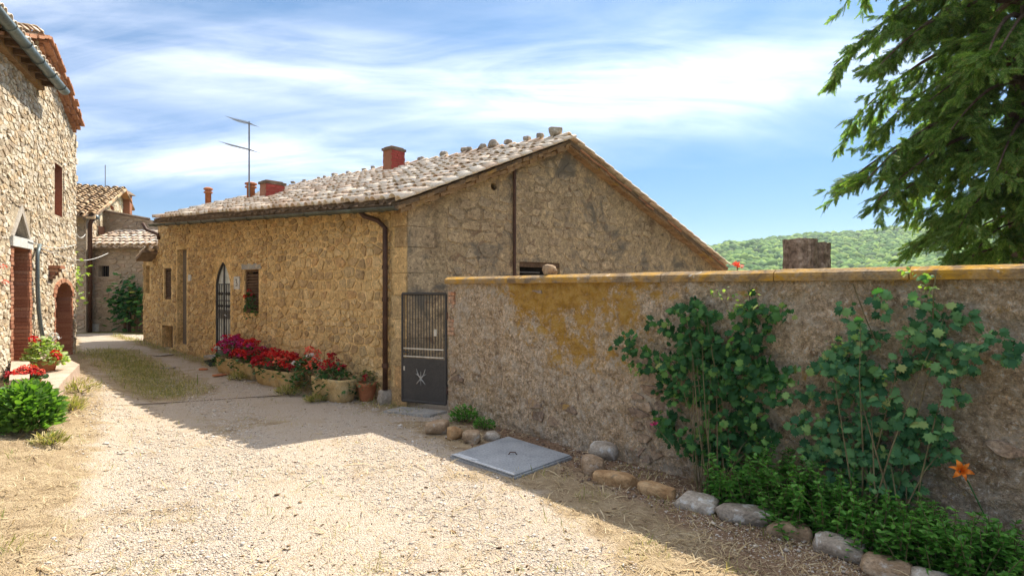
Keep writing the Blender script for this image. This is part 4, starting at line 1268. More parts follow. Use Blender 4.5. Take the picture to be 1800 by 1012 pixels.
# coping: slabs butted end to end
r = random.Random(4); u = -.04; i = 0
while u < LW:
    w = r.uniform(.95, 1.6) if i else 1.9
    n = 14
    V = []; 
    for k in range(n + 1):
        uu = u + (w - .008) * k / n
        j1 = .006 * fbm(uu * 5, 1); j2 = .010 * fbm(uu * 4, 5)
        for (d_, z_) in ((-.43, HW - .105), (.045 + j2, HW - .105 + j1), (.055 + j2, HW - .06), (.052 + j2, HW - .034 + j1 * .5), (-.005 + j2, HW + j1), (-.41, HW + .012 + j1), (-.43, HW - .01)):
            V.append(GW.pt(uu, z_ , d_))
    m = 7; F = []
    for k in range(n):
        for q in range(m): F.append((k * m + q, (k + 1) * m + q, (k + 1) * m + (q + 1) % m, k * m + (q + 1) % m))
    F += [tuple(range(m - 1, -1, -1)), tuple(range(n * m, (n + 1) * m))]
    put('coping_slab', V, F, M['coping'], GWT, GW.pt(u, HW), False)
    u += w; i += 1
def on_wall(px, dd=-.12):
    u, _ = GW.uz(px, 480, dd); return GW.pt(u, HW, dd)
p = on_wall(966); tag(rock('loose_rock', p + Vector((0, 0, .07)), (.20, .16, .15), .4, 71, M['rock_tan']), 'tan angular rock lying on top of the garden wall before the gable window', 'rock')
# orange and pink leftovers of flowers seen over the coping
p = on_wall(1296, -.3)
t = thing('orange_blossom', 'small orange red blossom poking up behind the wall coping', 'flower', p)
V, F = scatter(LEAF_OVATE[0], LEAF_OVATE[1], np.array([p + Vector((0, 0, .06))] * 26) + rng.normal(0, .012, (26, 3)), rot_from(rand_dirs(26, -.2, 1), rand_dirs(26)), rng.uniform(.03, .055, 26))
put('petals', V, F, M['petal_coral'], t)
mb = MB(); mb.tube([p + Vector((0, 0, -.3)), p + Vector((0, 0, .05))], .006, 5); mb.build('stem', M['stem'], t)

# ================================================================ gate
gl = Vector((-1.83, 9.50)); gr = Vector((-1.045, 9.17))
gd = (gr - gl).normalized(); GP = Plane(gl, gd, (-gd.y * -1, -gd.x) if False else (gd.y, -gd.x))
if GP.N.y > 0: GP.N = -GP.N
Wg = (gr - gl).length
zT, zB = 1.905, .125
GT = thing('garden_gate', 'dark iron garden gate with vertical bars above a solid sheet panel', 'gate', (gl.x, gl.y, 0))
def bar(a, b, r_, nm, par, mat='iron', d=0):
    mb = MB(); mb.tube([GP.pt(a[0], a[1], d), GP.pt(b[0], b[1], d)], r_, 6); return mb.build(nm, M[mat], par)
fr = MB()
for (a, b) in (((.0, zB), (.0, zT)), ((Wg - .02, zB), (Wg - .02, zT)), ((.0, zT), (Wg - .02, zT)), ((0, zB), (Wg - .02, zB))):
    fr.tube([GP.pt(*a), GP.pt(*b)], .022, 6)
fr.build('frame', M['iron'], GT)
zM = .93
mb = MB(); o = GP.pt(.02, zB + .01, -.006); mb.frame_box(o, GP.pt(Wg - .03, zB + .01, -.006) - o, Vector((0, 0, zM - .10 - zB)), GP.N.to_3d() * .012)
sheet = mb.build('sheet_panel', M['iron'], GT)
for i in range(15):
    uu = .04 + (Wg - .10) * i / 14
    bar((uu, zM - .08), (uu, zT - .01), .0075, 'vertical_bar', GT)
for zz_ in (zM + .06, zM - .07):
    mb = MB(); o = GP.pt(.03, zz_, -.012); mb.frame_box(o, GP.pt(Wg - .06, zz_, -.012) - o, Vector((0, 0, .02)), GP.N.to_3d() * .03); mb.build('cross_rail', M['steel'], GT)  # pale steel on the dark gate paints in the rails' highlight
mb = MB(); mb.tube([GP.pt(.06, zM + .02, .02), GP.pt(.06, zM + .02, .06), GP.pt(.16, zM + .01, .06)], .011, 6); mb.build('handle', M['iron'], GT)
mb = MB(); o = GP.pt(.03, zM - .30, .008); mb.frame_box(o, GP.pt(.055, zM - .30, .008) - o, Vector((0, 0, .07)), GP.N.to_3d() * .006); mb.build('keyhole_plate', M['steel'], GT)
mb = MB(); o = GP.pt(Wg * .72, 1.22, .004); mb.frame_box(o, GP.pt(Wg * .72 + .05, 1.22, .004) - o, Vector((0, 0, .11)), GP.N.to_3d() * .012); mb.build('tag_plate', M['steel'], GT)
# the emblem on the sheet: two crossed sprays, open above and below, with a bud between
ec, ez = Wg * .43, .52
mb = MB()
for s_ in (-1, 1):
    mb.tube([GP.pt(ec - s_ * .085, ez + .15, .014), GP.pt(ec - s_ * .050, ez + .05, .014), GP.pt(ec, ez - .01, .014), GP.pt(ec + s_ * .05, ez - .06, .014), GP.pt(ec + s_ * .085, ez - .10, .014)], [.004, .011, .013, .010, .004], 6)
    mb.tube([GP.pt(ec - s_ * .055, ez + .045, .014), GP.pt(ec - s_ * .10, ez + .07, .014)], [.009, .003], 5)
mb.tube([GP.pt(ec, ez - .12, .014), GP.pt(ec, ez + .02, .014), GP.pt(ec, ez + .11, .014)], [.003, .010, .003], 6)
mb.build('emblem', M['slab'], sheet)
for zz_ in (.35, 1.55):
    mb = MB(); mb.tube([GP.pt(Wg + .005, zz_ - .06), GP.pt(Wg + .005, zz_ + .06)], .020, 8); mb.build('hinge', M['rust'], GT)
# sill slab below the gate
c = ground(731, 729)
t = thing('threshold_slab', 'flat grey stone slab lying in front of the iron gate', 'stone slab', c)
ax = Vector((gd.x, gd.y, 0)) * .86; ay = Vector((-.55, -.75, 0)).normalized() * .40
mb = MB(); o = Vector((gl.x, gl.y, 0)) + Vector((.0, -.06, -.06 + gz(c.x, c.y))); mb.frame_box(o, ax, ay, Vector((0, 0, .10))); mb.build('slab', M['slab'], t)

# ================================================================ left houses
zE = LB.uz(108, 152, .36)[1]
uS = LB.uz(65, 500)[0]; 
LN = thing('gutter_house', 'tall pale rubble house with a grey zinc gutter along its eave', 'house', (LB.pt(uS, 0).x, LB.pt(uS, 0).y, 0))
LG = thing('gable_house', 'pale rubble house whose terracotta lined gable faces the lane, beside the zinc gutter', 'house', (LB.O.x, LB.O.y, 0))
u_end = 9.5
def openL(x0, x1, y0, y1, kind='rect', ys=None):
    u0, u1, z0, z1 = LB.rect(x0, x1, y0, y1)
    return u0, u1, z0, z1, arch_poly(u0, u1, z0, z1, LB.uz((x0 + x1) / 2, ys)[1] if ys else z1, kind)
d1 = openL(22, 50, 436, 640); tri = openL(22, 49, 374, 417, 'triangle')
a2 = openL(97, 125, 497, 640, 'round', 522); w3 = openL(96, 109, 290, 379)
zWn = zE - .02
wn = wall_face(LB, [(uS, -.4), (u_end, -.4), (u_end, zWn), (uS, zWn)], [(d1[4], .45, M['brick'], M['timber'], 'inner_door'), (tri[4], .30, M['pale_render'], M['roof_under'], 'dark_interior')], M['pale_mortar'], LN, 'wall')
apx_u, apx_z = LB.uz(82, 60, .15)
end_u, end_z = LB.uz(141, 216, .15)
zr = lambda u: apx_z - abs(u - apx_u) * (apx_z - end_z) / (apx_u - end_u)
wg_ = wall_face(LB, [(0, -.4), (uS, -.4), (uS, zr(uS) - .12), (0, zr(0) - .12)], [(a2[4], .50, M['brick'], M['wood_door'], 'plank_door'), (w3[4], .30, M['brick'], M['brick'], 'bricked_infill')], M['pale_mortar'], LG, 'wall')
def grow(o, a=.07, b=.05): return (o[0] - a, o[1] + a, o[2] - b, o[3] + b)
z_sh = LB.uz(30, 150)[1]
cN = rubble(ccw([(uS + .02, .2), (u_end, .2), (u_end, zWn - .05), (uS + .02, zWn - .05)]), [grow(d1, .16, .02), (tri[0] - .14, tri[1] + .14, tri[2] - .2, tri[3] + .1)], .16, .085, 31, .009, .55, keep=.88)
lay_stones(LB, wn, cN, .022, M['pale_stone'], 290, 32)
cL = rubble(ccw([(0, .1), (uS, .1), (uS, zr(uS) - .16), (0, zr(0) - .16)]), [grow(a2, .12, .12), grow(w3, .08, .06)], .16, .085, 33, .009, .55, keep=.88)
lay_stones(LB, wg_, cL, .022, M['pale_stone'], 290, 34)
# brick jambs
bricks_on(LB, d1[0] - .16, d1[0], d1[2], d1[3], .002, .16, .07, M['brick'], wn, .02, 2, 40, bond=False)
bricks_on(LB, d1[1], d1[1] + .16, d1[2], d1[3], .002, .16, .07, M['brick'], wn, .02, 3, 40, bond=False)
zs_a = LB.uz(110, 522)[1]
bricks_on(LB, a2[0] - .12, a2[0], a2[2], zs_a, .002, .12, .07, M['brick'], wg_, .02, 4, 40, bond=False)
bricks_on(LB, a2[1], a2[1] + .12, a2[2], zs_a, .002, .12, .07, M['brick'], wg_, .02, 5, 40, bond=False)
# far reveal of the doorways laid in brick courses
def reveal_bricks(ue, z0, z1, dep, par, sgn, seed):
    r = random.Random(seed); z = z0
    while z < z1 - .03:
        for (da, db) in ((.004, dep * .5 - .006), (dep * .5 + .006, dep - .02)):
            mb = MB(); o = LB.pt(ue, z, -da); 
            mb.frame_box(o, LB.N.to_3d() * -(db - da), Vector((0, 0, .058)), LB.D.to_3d() * sgn * (.008 + r.uniform(0, .012)))
            mb.build('brick', M['brick'], par, LB.pt(ue, z, -da))
        z += .07
reveal_bricks(d1[0], d1[2], d1[3], .45, wn, 1, 1)
reveal_bricks(a2[0], a2[2], zs_a, .50, wg_, 1, 2)
# arch ring of the round doorway
cu = (a2[0] + a2[1]) / 2; ra_ = (a2[1] - a2[0]) / 2
for k in range(13):
    t0, t1 = math.pi * k / 13, math.pi * (k + .88) / 13
    hgt = (a2[3] - zs_a)
    q = []
    for (t_, s_) in ((t0, 1.03), (t1, 1.03), (t1, 1.30), (t0, 1.30)):
        q.append(LB.pt(cu + ra_ * s_ * math.cos(t_), zs_a + hgt * s_ * math.sin(t_), -.02))
    mb = MB(); mb.prism(q, LB.N.to_3d() * (.045 + .008 * (k % 2))); mb.build('arch_brick', M['brick'], wg_)
# white lintel, pale mouldings of the pointed relieving arch
mb = MB(); u0, u1, z0, z1 = LB.rect(17, 53, 418, 435); o = LB.pt(u0, z0, -.05); mb.frame_box(o, LB.pt(u1, z0, -.05) - o, Vector((0, 0, z1 - z0)), LB.N.to_3d() * .10); mb.build('white_lintel', M['white'], wn)
tc_ = (tri[0] + tri[1]) / 2
for s_ in (tri[0], tri[1]):
    sg = -1 if s_ < tc_ else 1
    mb = MB(); mb.prism([LB.pt(s_, tri[2], -.02), LB.pt(s_ + sg * .11, tri[2], -.02), LB.pt(tc_, tri[3] + .16, -.02), LB.pt(tc_, tri[3], -.02)], LB.N.to_3d() * .05); mb.build('arch_moulding', M['pale_render'], wn)
# corbel of stepped bricks
for k in range(4):
    u0, z0 = LB.uz(88, 490 - k * 6)
    mb = MB(); o = LB.pt(u0 - .13 - k * .02, z0, -.05); mb.frame_box(o, LB.D.to_3d() * (.26 + k * .04), Vector((0, 0, .065)), LB.N.to_3d() * (.12 + k * .05)); mb.build('corbel_brick', M['brick'], wg_)
# flat door sill and moulding stones
# hanging pipe and the cables
pp = MB(); pp.tube([LB.at(70, 430, .08), LB.at(66, 445, .09), LB.at(66, 500, .08), LB.at(68, 545, .09), LB.at(72, 575, .11), LB.at(77, 606, .12)], .035, 8)
pl_ = pp.build('conduit_pipe', M['zinc'], LN, None, True)
for (a, b, s_) in (((50, 424), (133, 430), .10), ((66, 433), (190, 445), .25), ((133, 410), (150, 412), .10)):
    A_, B_ = LB.at(a[0], a[1], .06), LB.at(b[0], b[1], .06)
    P_ = [A_.lerp(B_, i / 10) + Vector((0, 0, -s_ * math.sin(math.pi * i / 10))) for i in range(11)]
    if (B_ - A_).length < 8:
        mb = MB(); mb.tube(P_, .008, 5); mb.build('cable', M['white'], LN)
# gutter house roof
eo = LB.pt(uS - .12, zE + .03, .33); e1_ = LB.pt(u_end, zE + .03, .33)
ro = LB.pt(uS - .12, zE + 1.5, -3.8); r1_ = LB.pt(u_end, zE + 1.5, -3.8)
tile_roof(LN, eo, e1_, ro, r1_, M['roof_tile'], .22, .35, 120, 25, 1.0, M['roof_tile'])
gutter(LB.pt(uS - .42, zE - .01, .36), LB.pt(u_end, zE - .01, .36), .095, LB.N.to_3d(), 'gutter', M['zinc'], LN, 9)
mb = MB(); o = LB.pt(uS, zWn - .16, 0); mb.frame_box(o, LB.pt(u_end, zWn - .16, 0) - o, Vector((0, 0, .16)), LB.N.to_3d() * .12); mb.build('eave_course', M['verge'], LN)
for k in range(16):
    uu = uS + .1 + k * .42
    mb = MB(); o = LB.pt(uu, zWn - .01, -.2); mb.frame_box(o, LB.D.to_3d() * .09, LB.N.to_3d() * .5, Vector((0, 0, -.09))); mb.build('rafter_end', M['timber'], LN)
mb = MB(); o = LB.pt(u_end, -.4, 0); mb.frame_box(o, LB.D.to_3d() * -.3, LB.N.to_3d() * -7, Vector((0, 0, zWn + .4))); mb.build('side_wall', M['pale_mortar'], LN)
# gable house roof: ridge runs back from the lane
uO = apx_u + (apx_u - end_u) * 1.05
og = LB.N.to_3d()
for (ue, nm) in ((end_u, 0), (uO, 1)):
    e_f = LB.pt(ue, zr(ue) - .02, .15); e_b = LB.pt(ue, zr(ue) - .02, -7)
    r_f = LB.pt(apx_u, apx_z - .02, .15); r_b = LB.pt(apx_u, apx_z - .02, -7)
    tile_roof(LG, e_f, e_b, r_f, r_b, M['roof_tile'], .22, .35, 60, 26 + nm, 1.0, M['roof_tile'])
    # tiled verge, three courses stepping out
    for (q, (dd, drop, w_)) in enumerate(((.26, .07, .34), (.19, .15, .28), (.10, .23, .20))):
        if nm == 0 or q == 0:
            course(e_f + og * (dd - .15), r_f + og * (dd - .15), 15, w_, .055, 'verge_brick', M['eave_red'], LG, og, drop, 30 + q, .08)
mb = MB(); o = LB.pt(0, -.4, 0); mb.frame_box(o, LB.D.to_3d() * .3, LB.N.to_3d() * -7, Vector((0, 0, zr(0) + .2))); mb.build('side_wall', M['pale_mortar'], LG)
for k in range(3):
    u_, z_ = LB.uz(134, 250 + k * 30)
    mb = MB(); o = LB.pt(-.16, z_ - .12, -.4); mb.frame_box(o, LB.D.to_3d() * .18, Vector((0, 0, .14)), LB.N.to_3d() * .42); mb.build('corner_stone', M['pale_stone'], LG)
# little green plant growing from the corner
cp = LB.pt(-.12, LB.uz(136, 490)[1], -.1)
t = thing('wall_weed', 'bright green weed growing out of the corner of the gable house', 'plant', cp)
n = 130
V, F = scatter(LEAF_OVATE[0], LEAF_OVATE[1], np.array(cp) + rng.normal(0, 1, (n, 3)) * [.16, .10, .26], rot_from(rand_dirs(n, -.6, .6), rand_dirs(n, .2, 1)), rng.uniform(.07, .14, n))
put('leaves', V, F, M['leaf_light'], t, kind='stuff')
mb = MB(); mb.tube([cp + Vector((.1, .05, -.35)), cp, cp + Vector((-.03, 0, .3))], .012, 5); mb.build('stem', M['stem'], t)

# steps and landing of the left houses
sc_ = ground(100, 690)
st = thing('stone_steps', 'worn sandstone landing and steps below the arched brick doorway', 'steps', sc_)
def slab_px(pts, h0, h1, nm, mat, par, seed=0):
    """polygon slab: plan points given as ground pixels at height h1"""
    P = []
    for (a, b) in pts:
        y = (CZ - h1) / ((b - 506) / 1000.0); P.append(Vector(((a - 900) / 1000 * y, y, h0)))
    mb = MB(); mb.prism(P, Vector((0, 0, h1 - h0))); return mb.build(nm, mat, par)
slab_px([(60, 668), (118, 630), (140, 640), (112, 668), (95, 690), (50, 690)], .2, .50, 'landing', M['step'], st)
slab_px([(72, 672), (122, 652), (126, 662), (98, 694), (72, 696)], .15, .38, 'step', M['step'], st)
slab_px([(20, 634), (52, 634), (52, 664), (16, 668)], .3, .72, 'door_sill', M['step'], st)

# ================================================================ far houses
FH = thing('far_gable_house', 'distant house with pale gable and ochre tiles at the end of the lane', 'house', (FG.O.x, FG.O.y, 0))
ue_, ze_ = FG.uz(152, 376); ua_, za_ = FG.uz(208, 334); uz_, zz2 = FG.uz(222, 362)
sq = FG.rect(194, 200, 362, 369)
wf_ = wall_face(FG, [(0, -.4), (uz_, -.4), (uz_, zz2), (ua_, za_), (0, ze_)], [(arch_poly(sq[0], sq[1], sq[2], sq[3], 0, 'rect'), .2, M['brick'], M['dark_void'], 'dark_window')], M['far_mortar'], FH, 'gable_wall')
cf = rubble(ccw([(0.05, 1.2), (uz_, 1.2), (uz_, zz2 - .05), (ua_, za_ - .08), (.05, ze_ - .05)]), [grow(sq)], .34, .2, 51, .02)
lay_stones(FG, wf_, cf, .02, M['pale_stone'], 60, 52)
o = FG.pt(0, -.4); FS = Plane(FG.O, (-1, 0), (0, -1))
mb = MB(); mb.frame_box(o, Vector((-9, 0, 0)), Vector((0, .3, 0)), Vector((0, 0, ze_ + .3))); mb.build('front_wall', M['far_mortar'], FH)
cs = rubble(ccw([(0.02, .1), (1.6, .1), (1.6, ze_ - .1), (.02, ze_ - .1)]), [], .3, .16, 53, .02)
lay_stones(FS, FH, cs, .03, M['far_stone'], 90, 54)
og2 = FG.N.to_3d()
ef, ea_ = FG.pt(-.35, ze_ - .12, .3), FG.pt(ua_, za_ + .06, .3)
tile_roof(FH, ef, ef - og2 * 9, ea_, ea_ - og2 * 9, M['far_tile'], .26, .4, 180, 55, 1.0, M['far_tile'])
eb_ = FG.pt(uz_ + .4, zz2 - .08, .3)
tile_roof(FH, eb_, eb_ - og2 * 9, ea_, ea_ - og2 * 9, M['far_tile'], .26, .4, 0, 56, 1.0, M['far_tile'])
course(ef, ea_, 12, .25, .08, 'verge_tile', M['far_tile'], FH, og2, .07, 57)
course(eb_, ea_, 5, .25, .10, 'verge_tile', M['eave_red'], FH, og2, .09, 58)
pp = MB(); pp.tube([FG.pt(-.06, 0, .12), FG.pt(-.06, ze_ - .35, .12), FG.pt(-.2, ze_ - .12, .25)], .07, 8); pp.build('downpipe', M['rust'], FH, None, True)
pp = MB(); pp.tube([FG.pt(-.12, ze_ - .12, .36), FG.pt(-.12, ze_ - .12, .36) + Vector((-6, 0, 0))], .08, 8); pp.build('gutter', M['zinc'], FH, None, True)
cpt = FG.pt(uz_ - .2, 0, -1.2)
ch = thing('far_chimney', 'small brick chimney with a slate cap behind the distant gable', 'chimney', (cpt.x, cpt.y, 4))
yc = cpt.y; zch = lambda py: CZ + (506 - py) / 1000 * yc
xc = (219 - 900) / 1000 * yc
mb = MB(); mb.box((xc, yc, (zch(376) + zch(343)) / 2), (.5, .5, zch(343) - zch(376)), .4); mb.build('shaft', M['brick'], ch)
mb = MB(); mb.prism([Vector((xc - .35, yc - .3, zch(343))), Vector((xc + .35, yc - .3, zch(343))), Vector((xc, yc - .3, zch(334)))], Vector((0, .6, 0))); mb.build('cap', M['roof_under'], ch)
ae = thing('thin_aerial', 'thin straight aerial rod above the distant tiled roof', 'aerial', FG.pt(ua_, za_, -1.5))
q = FG.pt(ua_, za_, -1.5); xq = (185 - 900) / 1000 * q.y
mb = MB(); mb.tube([Vector((xq, q.y, CZ + (506 - 332) / 1000 * q.y)), Vector((xq, q.y, CZ + (506 - 290) / 1000 * q.y))], .018, 5); mb.build('rod', M['wire'], ae)

# lean-to house across the end of the lane
YF = 20.0
FP = Plane(((157 - 900) / 1000 * YF, YF), (1, 0), (0, -1))
LT = thing('lean_to_house', 'low stone house with a small barred window and tiled lean-to roof closing the lane', 'house', (FP.O.x, FP.O.y, 0))
uw = FP.uz(300, 500)[0]; zt1 = FP.uz(200, 436)[1]
sw = FP.rect(173, 192, 467, 486); wd = FP.rect(232, 262, 541, 602)
wl = wall_face(FP, [(0, -.4), (uw, -.4), (uw, zt1), (0, zt1)], [(arch_poly(*sw, 0, 'rect'), .25, M['far_mortar'], M['dark_void'], 'dark_window'), (arch_poly(*wd, 0, 'rect'), .12, M['far_mortar'], M['wood_door'], 'plank_door')], M['far_mortar'], LT, 'wall')
cl_ = rubble(ccw([(0.02, .1), (uw, .1), (uw, zt1 - .05), (0.02, zt1 - .05)]), [grow(sw), grow(wd, .12, .1)], .24, .13, 61, .018)
lay_stones(FP, wl, cl_, .03, M['far_stone'], 260, 62)
for k in range(3):
    mb = MB(); uu = sw[0] + (sw[1] - sw[0]) * (k + 1) / 4; mb.tube([FP.pt(uu, sw[2], -.08), FP.pt(uu, sw[3], -.08)], .012, 5); mb.build('window_bar', M['iron'], wl)
ul = wd[0]
for k in range(9):
    uu = ul + (wd[1] - ul) * k / 9
    mb = MB(); o = FP.pt(uu + .006, wd[2], -.11); mb.frame_box(o, Vector(((wd[1] - ul) / 9 - .012, 0, 0)), Vector((0, 0, wd[3] - wd[2] - .02)), Vector((0, -.03, 0))); mb.build('plank', M['wood_door'], wl)
mb = MB(); o = FP.pt(ul - .12, wd[2], 0); mb.frame_box(o, Vector((.10, 0, 0)), Vector((0, 0, wd[3] - wd[2] + .05)), Vector((0, -.05, 0))); mb.build('door_post', M['rust'], wl)
mb = MB(); u0, u1, z0, z1 = FP.rect(156, 175, 569, 583); o = FP.pt(u0, z0, 0); mb.frame_box(o, Vector((u1 - u0, 0, 0)), Vector((0, 0, z1 - z0)), Vector((0, -.06, 0))); mb.build('meter_box', M['white'], LT)
ea, eb = Vector((FP.O.x - .15, YF - .28, zt1 + .02)), Vector((FP.pt(uw, 0).x, YF - .28, zt1 + .02))
YB = 21.6; zb_ = CZ + (506 - 408) / 1000 * YB
ra, rb = Vector((ea.x, YB, zb_)), Vector((eb.x, YB, zb_))
tile_roof(LT, ea, eb, ra, rb, M['roof_tile'], .22, .36, 120, 63, 1.2, M['roof_tile'])
PB_ = Plane(((180 - 900) / 1000 * YB, YB), (1, 0), (0, -1))
za1, zb1 = PB_.uz(180, 369)[1], PB_.uz(262, 386)[1]; ub1 = PB_.uz(262, 400)[0]
wb_ = wall_face(PB_, [(0, 0), (ub1 + 1.5, 0), (ub1 + 1.5, zb1 - .35), (ub1, zb1), (0, za1)], [], M['far_mortar'], LT, 'upper_wall')
cb = rubble(ccw([(0.02, 3.4), (ub1, 3.4), (ub1, zb1 - .05), (0.02, za1 - .05)]), [], .26, .12, 64, .018)
lay_stones(PB_, wb_, cb, .03, M['far_stone'], 90, 65)
mb = MB(); P0, P1 = PB_.pt(-.1, za1, .12), PB_.pt(ub1 + .1, zb1, .12); mb.tube([P0, P1], .05, 6); mb.build('coping', M['roof_under'], LT)
mb = MB(); o = PB_.pt(-.18, PB_.uz(184, 413)[1], .35); mb.frame_box(o, Vector((.30, 0, 0)), Vector((0, 0, .30)), Vector((0, .3, 0))); mb.build('brick_pier', M['brick'], LT)

# climbing fig by the plank door
vc = FP.at(226, 545, .3)
vt = thing('climbing_fig', 'leafy climbing fig growing over the plank door at the end of the lane', 'climber', FP.at(222, 596, .3))
n = 420
c0 = FP.at(228, 528, .4)
Pn = np.array(c0) + rng.normal(0, 1, (n, 3)) * [.30, .14, .36]
Pn[: n // 3] += [-.25, 0, -.3]
V, F = scatter(LEAF_LOBED[0], LEAF_LOBED[1], Pn, rot_from(rand_dirs(n, -.6, .5), np.tile([0, -.4, 1.0], (n, 1)) + rand_dirs(n) * .6), rng.uniform(.12, .24, n))
put('leaves', V, F, M['leaf_dark'], vt, kind='stuff')
mb = MB(); mb.tube([FP.at(222, 598, .2), FP.at(219, 565, .22), FP.at(224, 540, .3), c0], [.05, .045, .035, .02], 6); mb.build('trunk', M['bark'], vt, None, True)
# ================================================================ kerb stones, loose rocks
def px_rock(x0, x1, y0, y1, seed, mat, lab, nm='rock', cat='rock', grp=None, rz=None, cuts=9, deep=.9, squash=1.0):
    g = ground((x0 + x1) / 2, y1 - (y1 - y0) * .12)
    w = (x1 - x0) / 1000 * g.y; h = (y1 - y0) / 1000 * g.y * .80 * squash
    c = Vector((g.x, g.y + w * deep * .35, g.z + h * .36))
    o = rock(nm, c, (w * 1.02, w * deep, h * 1.25), rz if rz is not None else seed * .7, seed, mat, None, cuts)
    return tag(o, lab, cat, grp)
KG = 'stones edging the flower bed'
KS = [(1040, 1100, 776, 812, 'rock_grey', 'pale grey lichen rock at the far corner of the bed, against the wall'),
      (1022, 1070, 802, 838, 'rock_tan', 'tilted brown rock at the far end of the bed edging'),
      (1040, 1120, 824, 862, 'rock_orange', 'orange brown block, long and low, second along the bed edging'),
      (1119, 1180, 842, 882, 'rock_orange', 'rust streaked block between the orange block and the grey faced stone'),
      (1180, 1256, 860, 908, 'rock_grey', 'edging stone with a whitish facet on its right end'),
      (1254, 1350, 882, 930, 'rock_lichen', 'long edging stone patched with white and yellow lichen'),
      (1346, 1426, 912, 956, 'rock_tan', 'rounded tan edging stone after the lichen patched one'),
      (1428, 1518, 935, 996, 'rock_lichen', 'large edging stone with a pale curved ridge'),
      (1512, 1604, 974, 1030, 'rock_tan', 'brown edging stone second from the lower frame edge'),
      (1600, 1690, 1000, 1060, 'rock_grey', 'grey edging stone cut by the lower frame edge')]
for i, (x0, x1, y0, y1, m_, lab) in enumerate(KS):
    c0 = ground((x0 + x1) / 2, y1 - 4)
    if i >= 2:
        # long axis follows the line of the edging
        gA, gB = ground(x0 + 3, y0 + (y1 - y0) * .62), ground(x1 - 3, y1 - 2)
        d = gB - gA; L = d.length * 1.26; az = math.atan2(d.y, d.x)
        h = (y1 - y0) / 1000 * c0.y * .62
        c = (gA + gB) / 2 + Vector((.05, .07, h * .30)); c.z = gz(c.x, c.y) + h * .34
        tag(rock('edging_stone', c - Vector((0, 0, h * .08)), (L * .92, .19 + .02 * (i % 3), h * 1.25), az, 100 + i * 3, M[m_], None, 10), lab, 'edging stone', KG)
    else:
        px_rock(x0, x1, y0, y1, 100 + i, M[m_], lab, 'edging_stone', 'edging stone', KG)
GS = [(747, 787, 738, 768, 'rock_tan', 'flat topped tan rock just in front of the gate'),
      (785, 812, 749, 776, 'rock_orange', 'squat yellowish rock between the gate rock and the green weeds'),
      (812, 848, 756, 782, 'rock_tan', 'round tan rock behind the corner of the metal cover'),
      (848, 878, 760, 776, 'rock_grey', 'small grey rock behind the metal cover, nearest the wall')]
for i, (x0, x1, y0, y1, m_, lab) in enumerate(GS):
    px_rock(x0, x1, y0, y1, 130 + i, M[m_], lab, 'rock', 'rock', 'rocks along the wall foot by the gate')
px_rock(660, 694, 686, 713, 140, M['rock_grey'], 'round grey boulder between the terracotta pot and the gate', cuts=5, squash=1.2)
P_ = [ground(x, y, .004) for (x, y) in ((150, 716), (230, 711), (300, 707), (380, 702), (440, 698), (500, 694))]
V = []; F = []
for i, p in enumerate(P_):
    V += [p + Vector((0, -.03, 0)), p + Vector((0, .03, 0))]
for i in range(len(P_) - 1): F.append((2 * i, 2 * i + 2, 2 * i + 3, 2 * i + 1))
sd_ = put('slot_drain', V, F, M['soil'], None, P_[2]); tag(sd_, 'narrow dark drain slot crossing the gravel lane from the steps to the troughs', 'drain')
# pebbles and litter in the bed
P = []
for _ in range(900):
    u = random.uniform(1.2, 7); d = random.uniform(.05, .95)
    q = GW.pt(u, 0, d); P.append((q.x, q.y, gz(q.x, q.y) + .01))
s = rng.lognormal(0, .5, len(P)) * .010
V, F = scatter(PEB[0], PEB[1], P, rot_from(rand_dirs(len(P), -.3, .3), np.tile([0, 0, 1.], (len(P), 1))), s)
M['litter'] = speckled('bed litter', [(.3, (.2, .14, .1)), (.7, (.36, .28, .21))], 9, .95, 50, .3, .003, rnd=[(0, (.20, .12, .08)), (.35, (.36, .25, .16)), (.6, (.13, .09, .07)), (.85, (.52, .48, .42))])
put('bed_litter', V, F, M['litter'], None, (0, 0, 0), False, 'stuff')

# ================================================================ metal cover
q = [ground(791, 797, .05), ground(893, 766, .05), ground(1006, 800, .05), ground(905, 834, .05)]
cc = sum(q, Vector((0, 0, 0))) / 4
zq = cc.z
for v in q: v.z = zq
t = thing('metal_cover', 'square blue grey galvanised cover plate with a bright left edge, lying before the wall', 'cover', (cc.x, cc.y, zq - .06))
up = Vector((0, 0, 1))
mb = MB(); mb.prism([v - up * .075 for v in q], up * .055); mb.build('frame', M['galv'], t)
ins = [cc + (v - cc) * .965 for v in q]
mb = MB(); mb.prism([v - up * .02 for v in ins], up * .018); pt_ = mb.build('plate', M['galv'], t)
mb = MB()
NR = 46
for i in range(NR):
    for j in range(NR):
        a, b = (i + .5) / NR, (j + .5) / NR
        p = ins[0].lerp(ins[1], a).lerp(ins[3].lerp(ins[2], a), b) - up * .002
        ax = (ins[1] - ins[0]) / NR * .30; ay = (ins[3] - ins[0]) / NR * .30
        V = [p - ax, p - ay, p + ax, p + ay, p + up * .004]
        mb.add(V, [(0, 1, 4), (1, 2, 4), (2, 3, 4), (3, 0, 4)])
mb.build('tread_studs', M['galv'], t, kind='stuff')
def edge(a, b, f0, f1, w, nm):
    A_, B_ = a.lerp(b, f0), a.lerp(b, f1); inn = (cc - (A_ + B_) / 2).normalized() * w
    mb = MB(); mb.prism([A_, B_, B_ + inn, A_ + inn], up * .006); mb.build(nm, M['white_metal'], t)
edge(q[0], q[3], .02, .35, .10, 'bright_edge'); edge(q[0], q[3], .35, .99, .045, 'bright_edge')
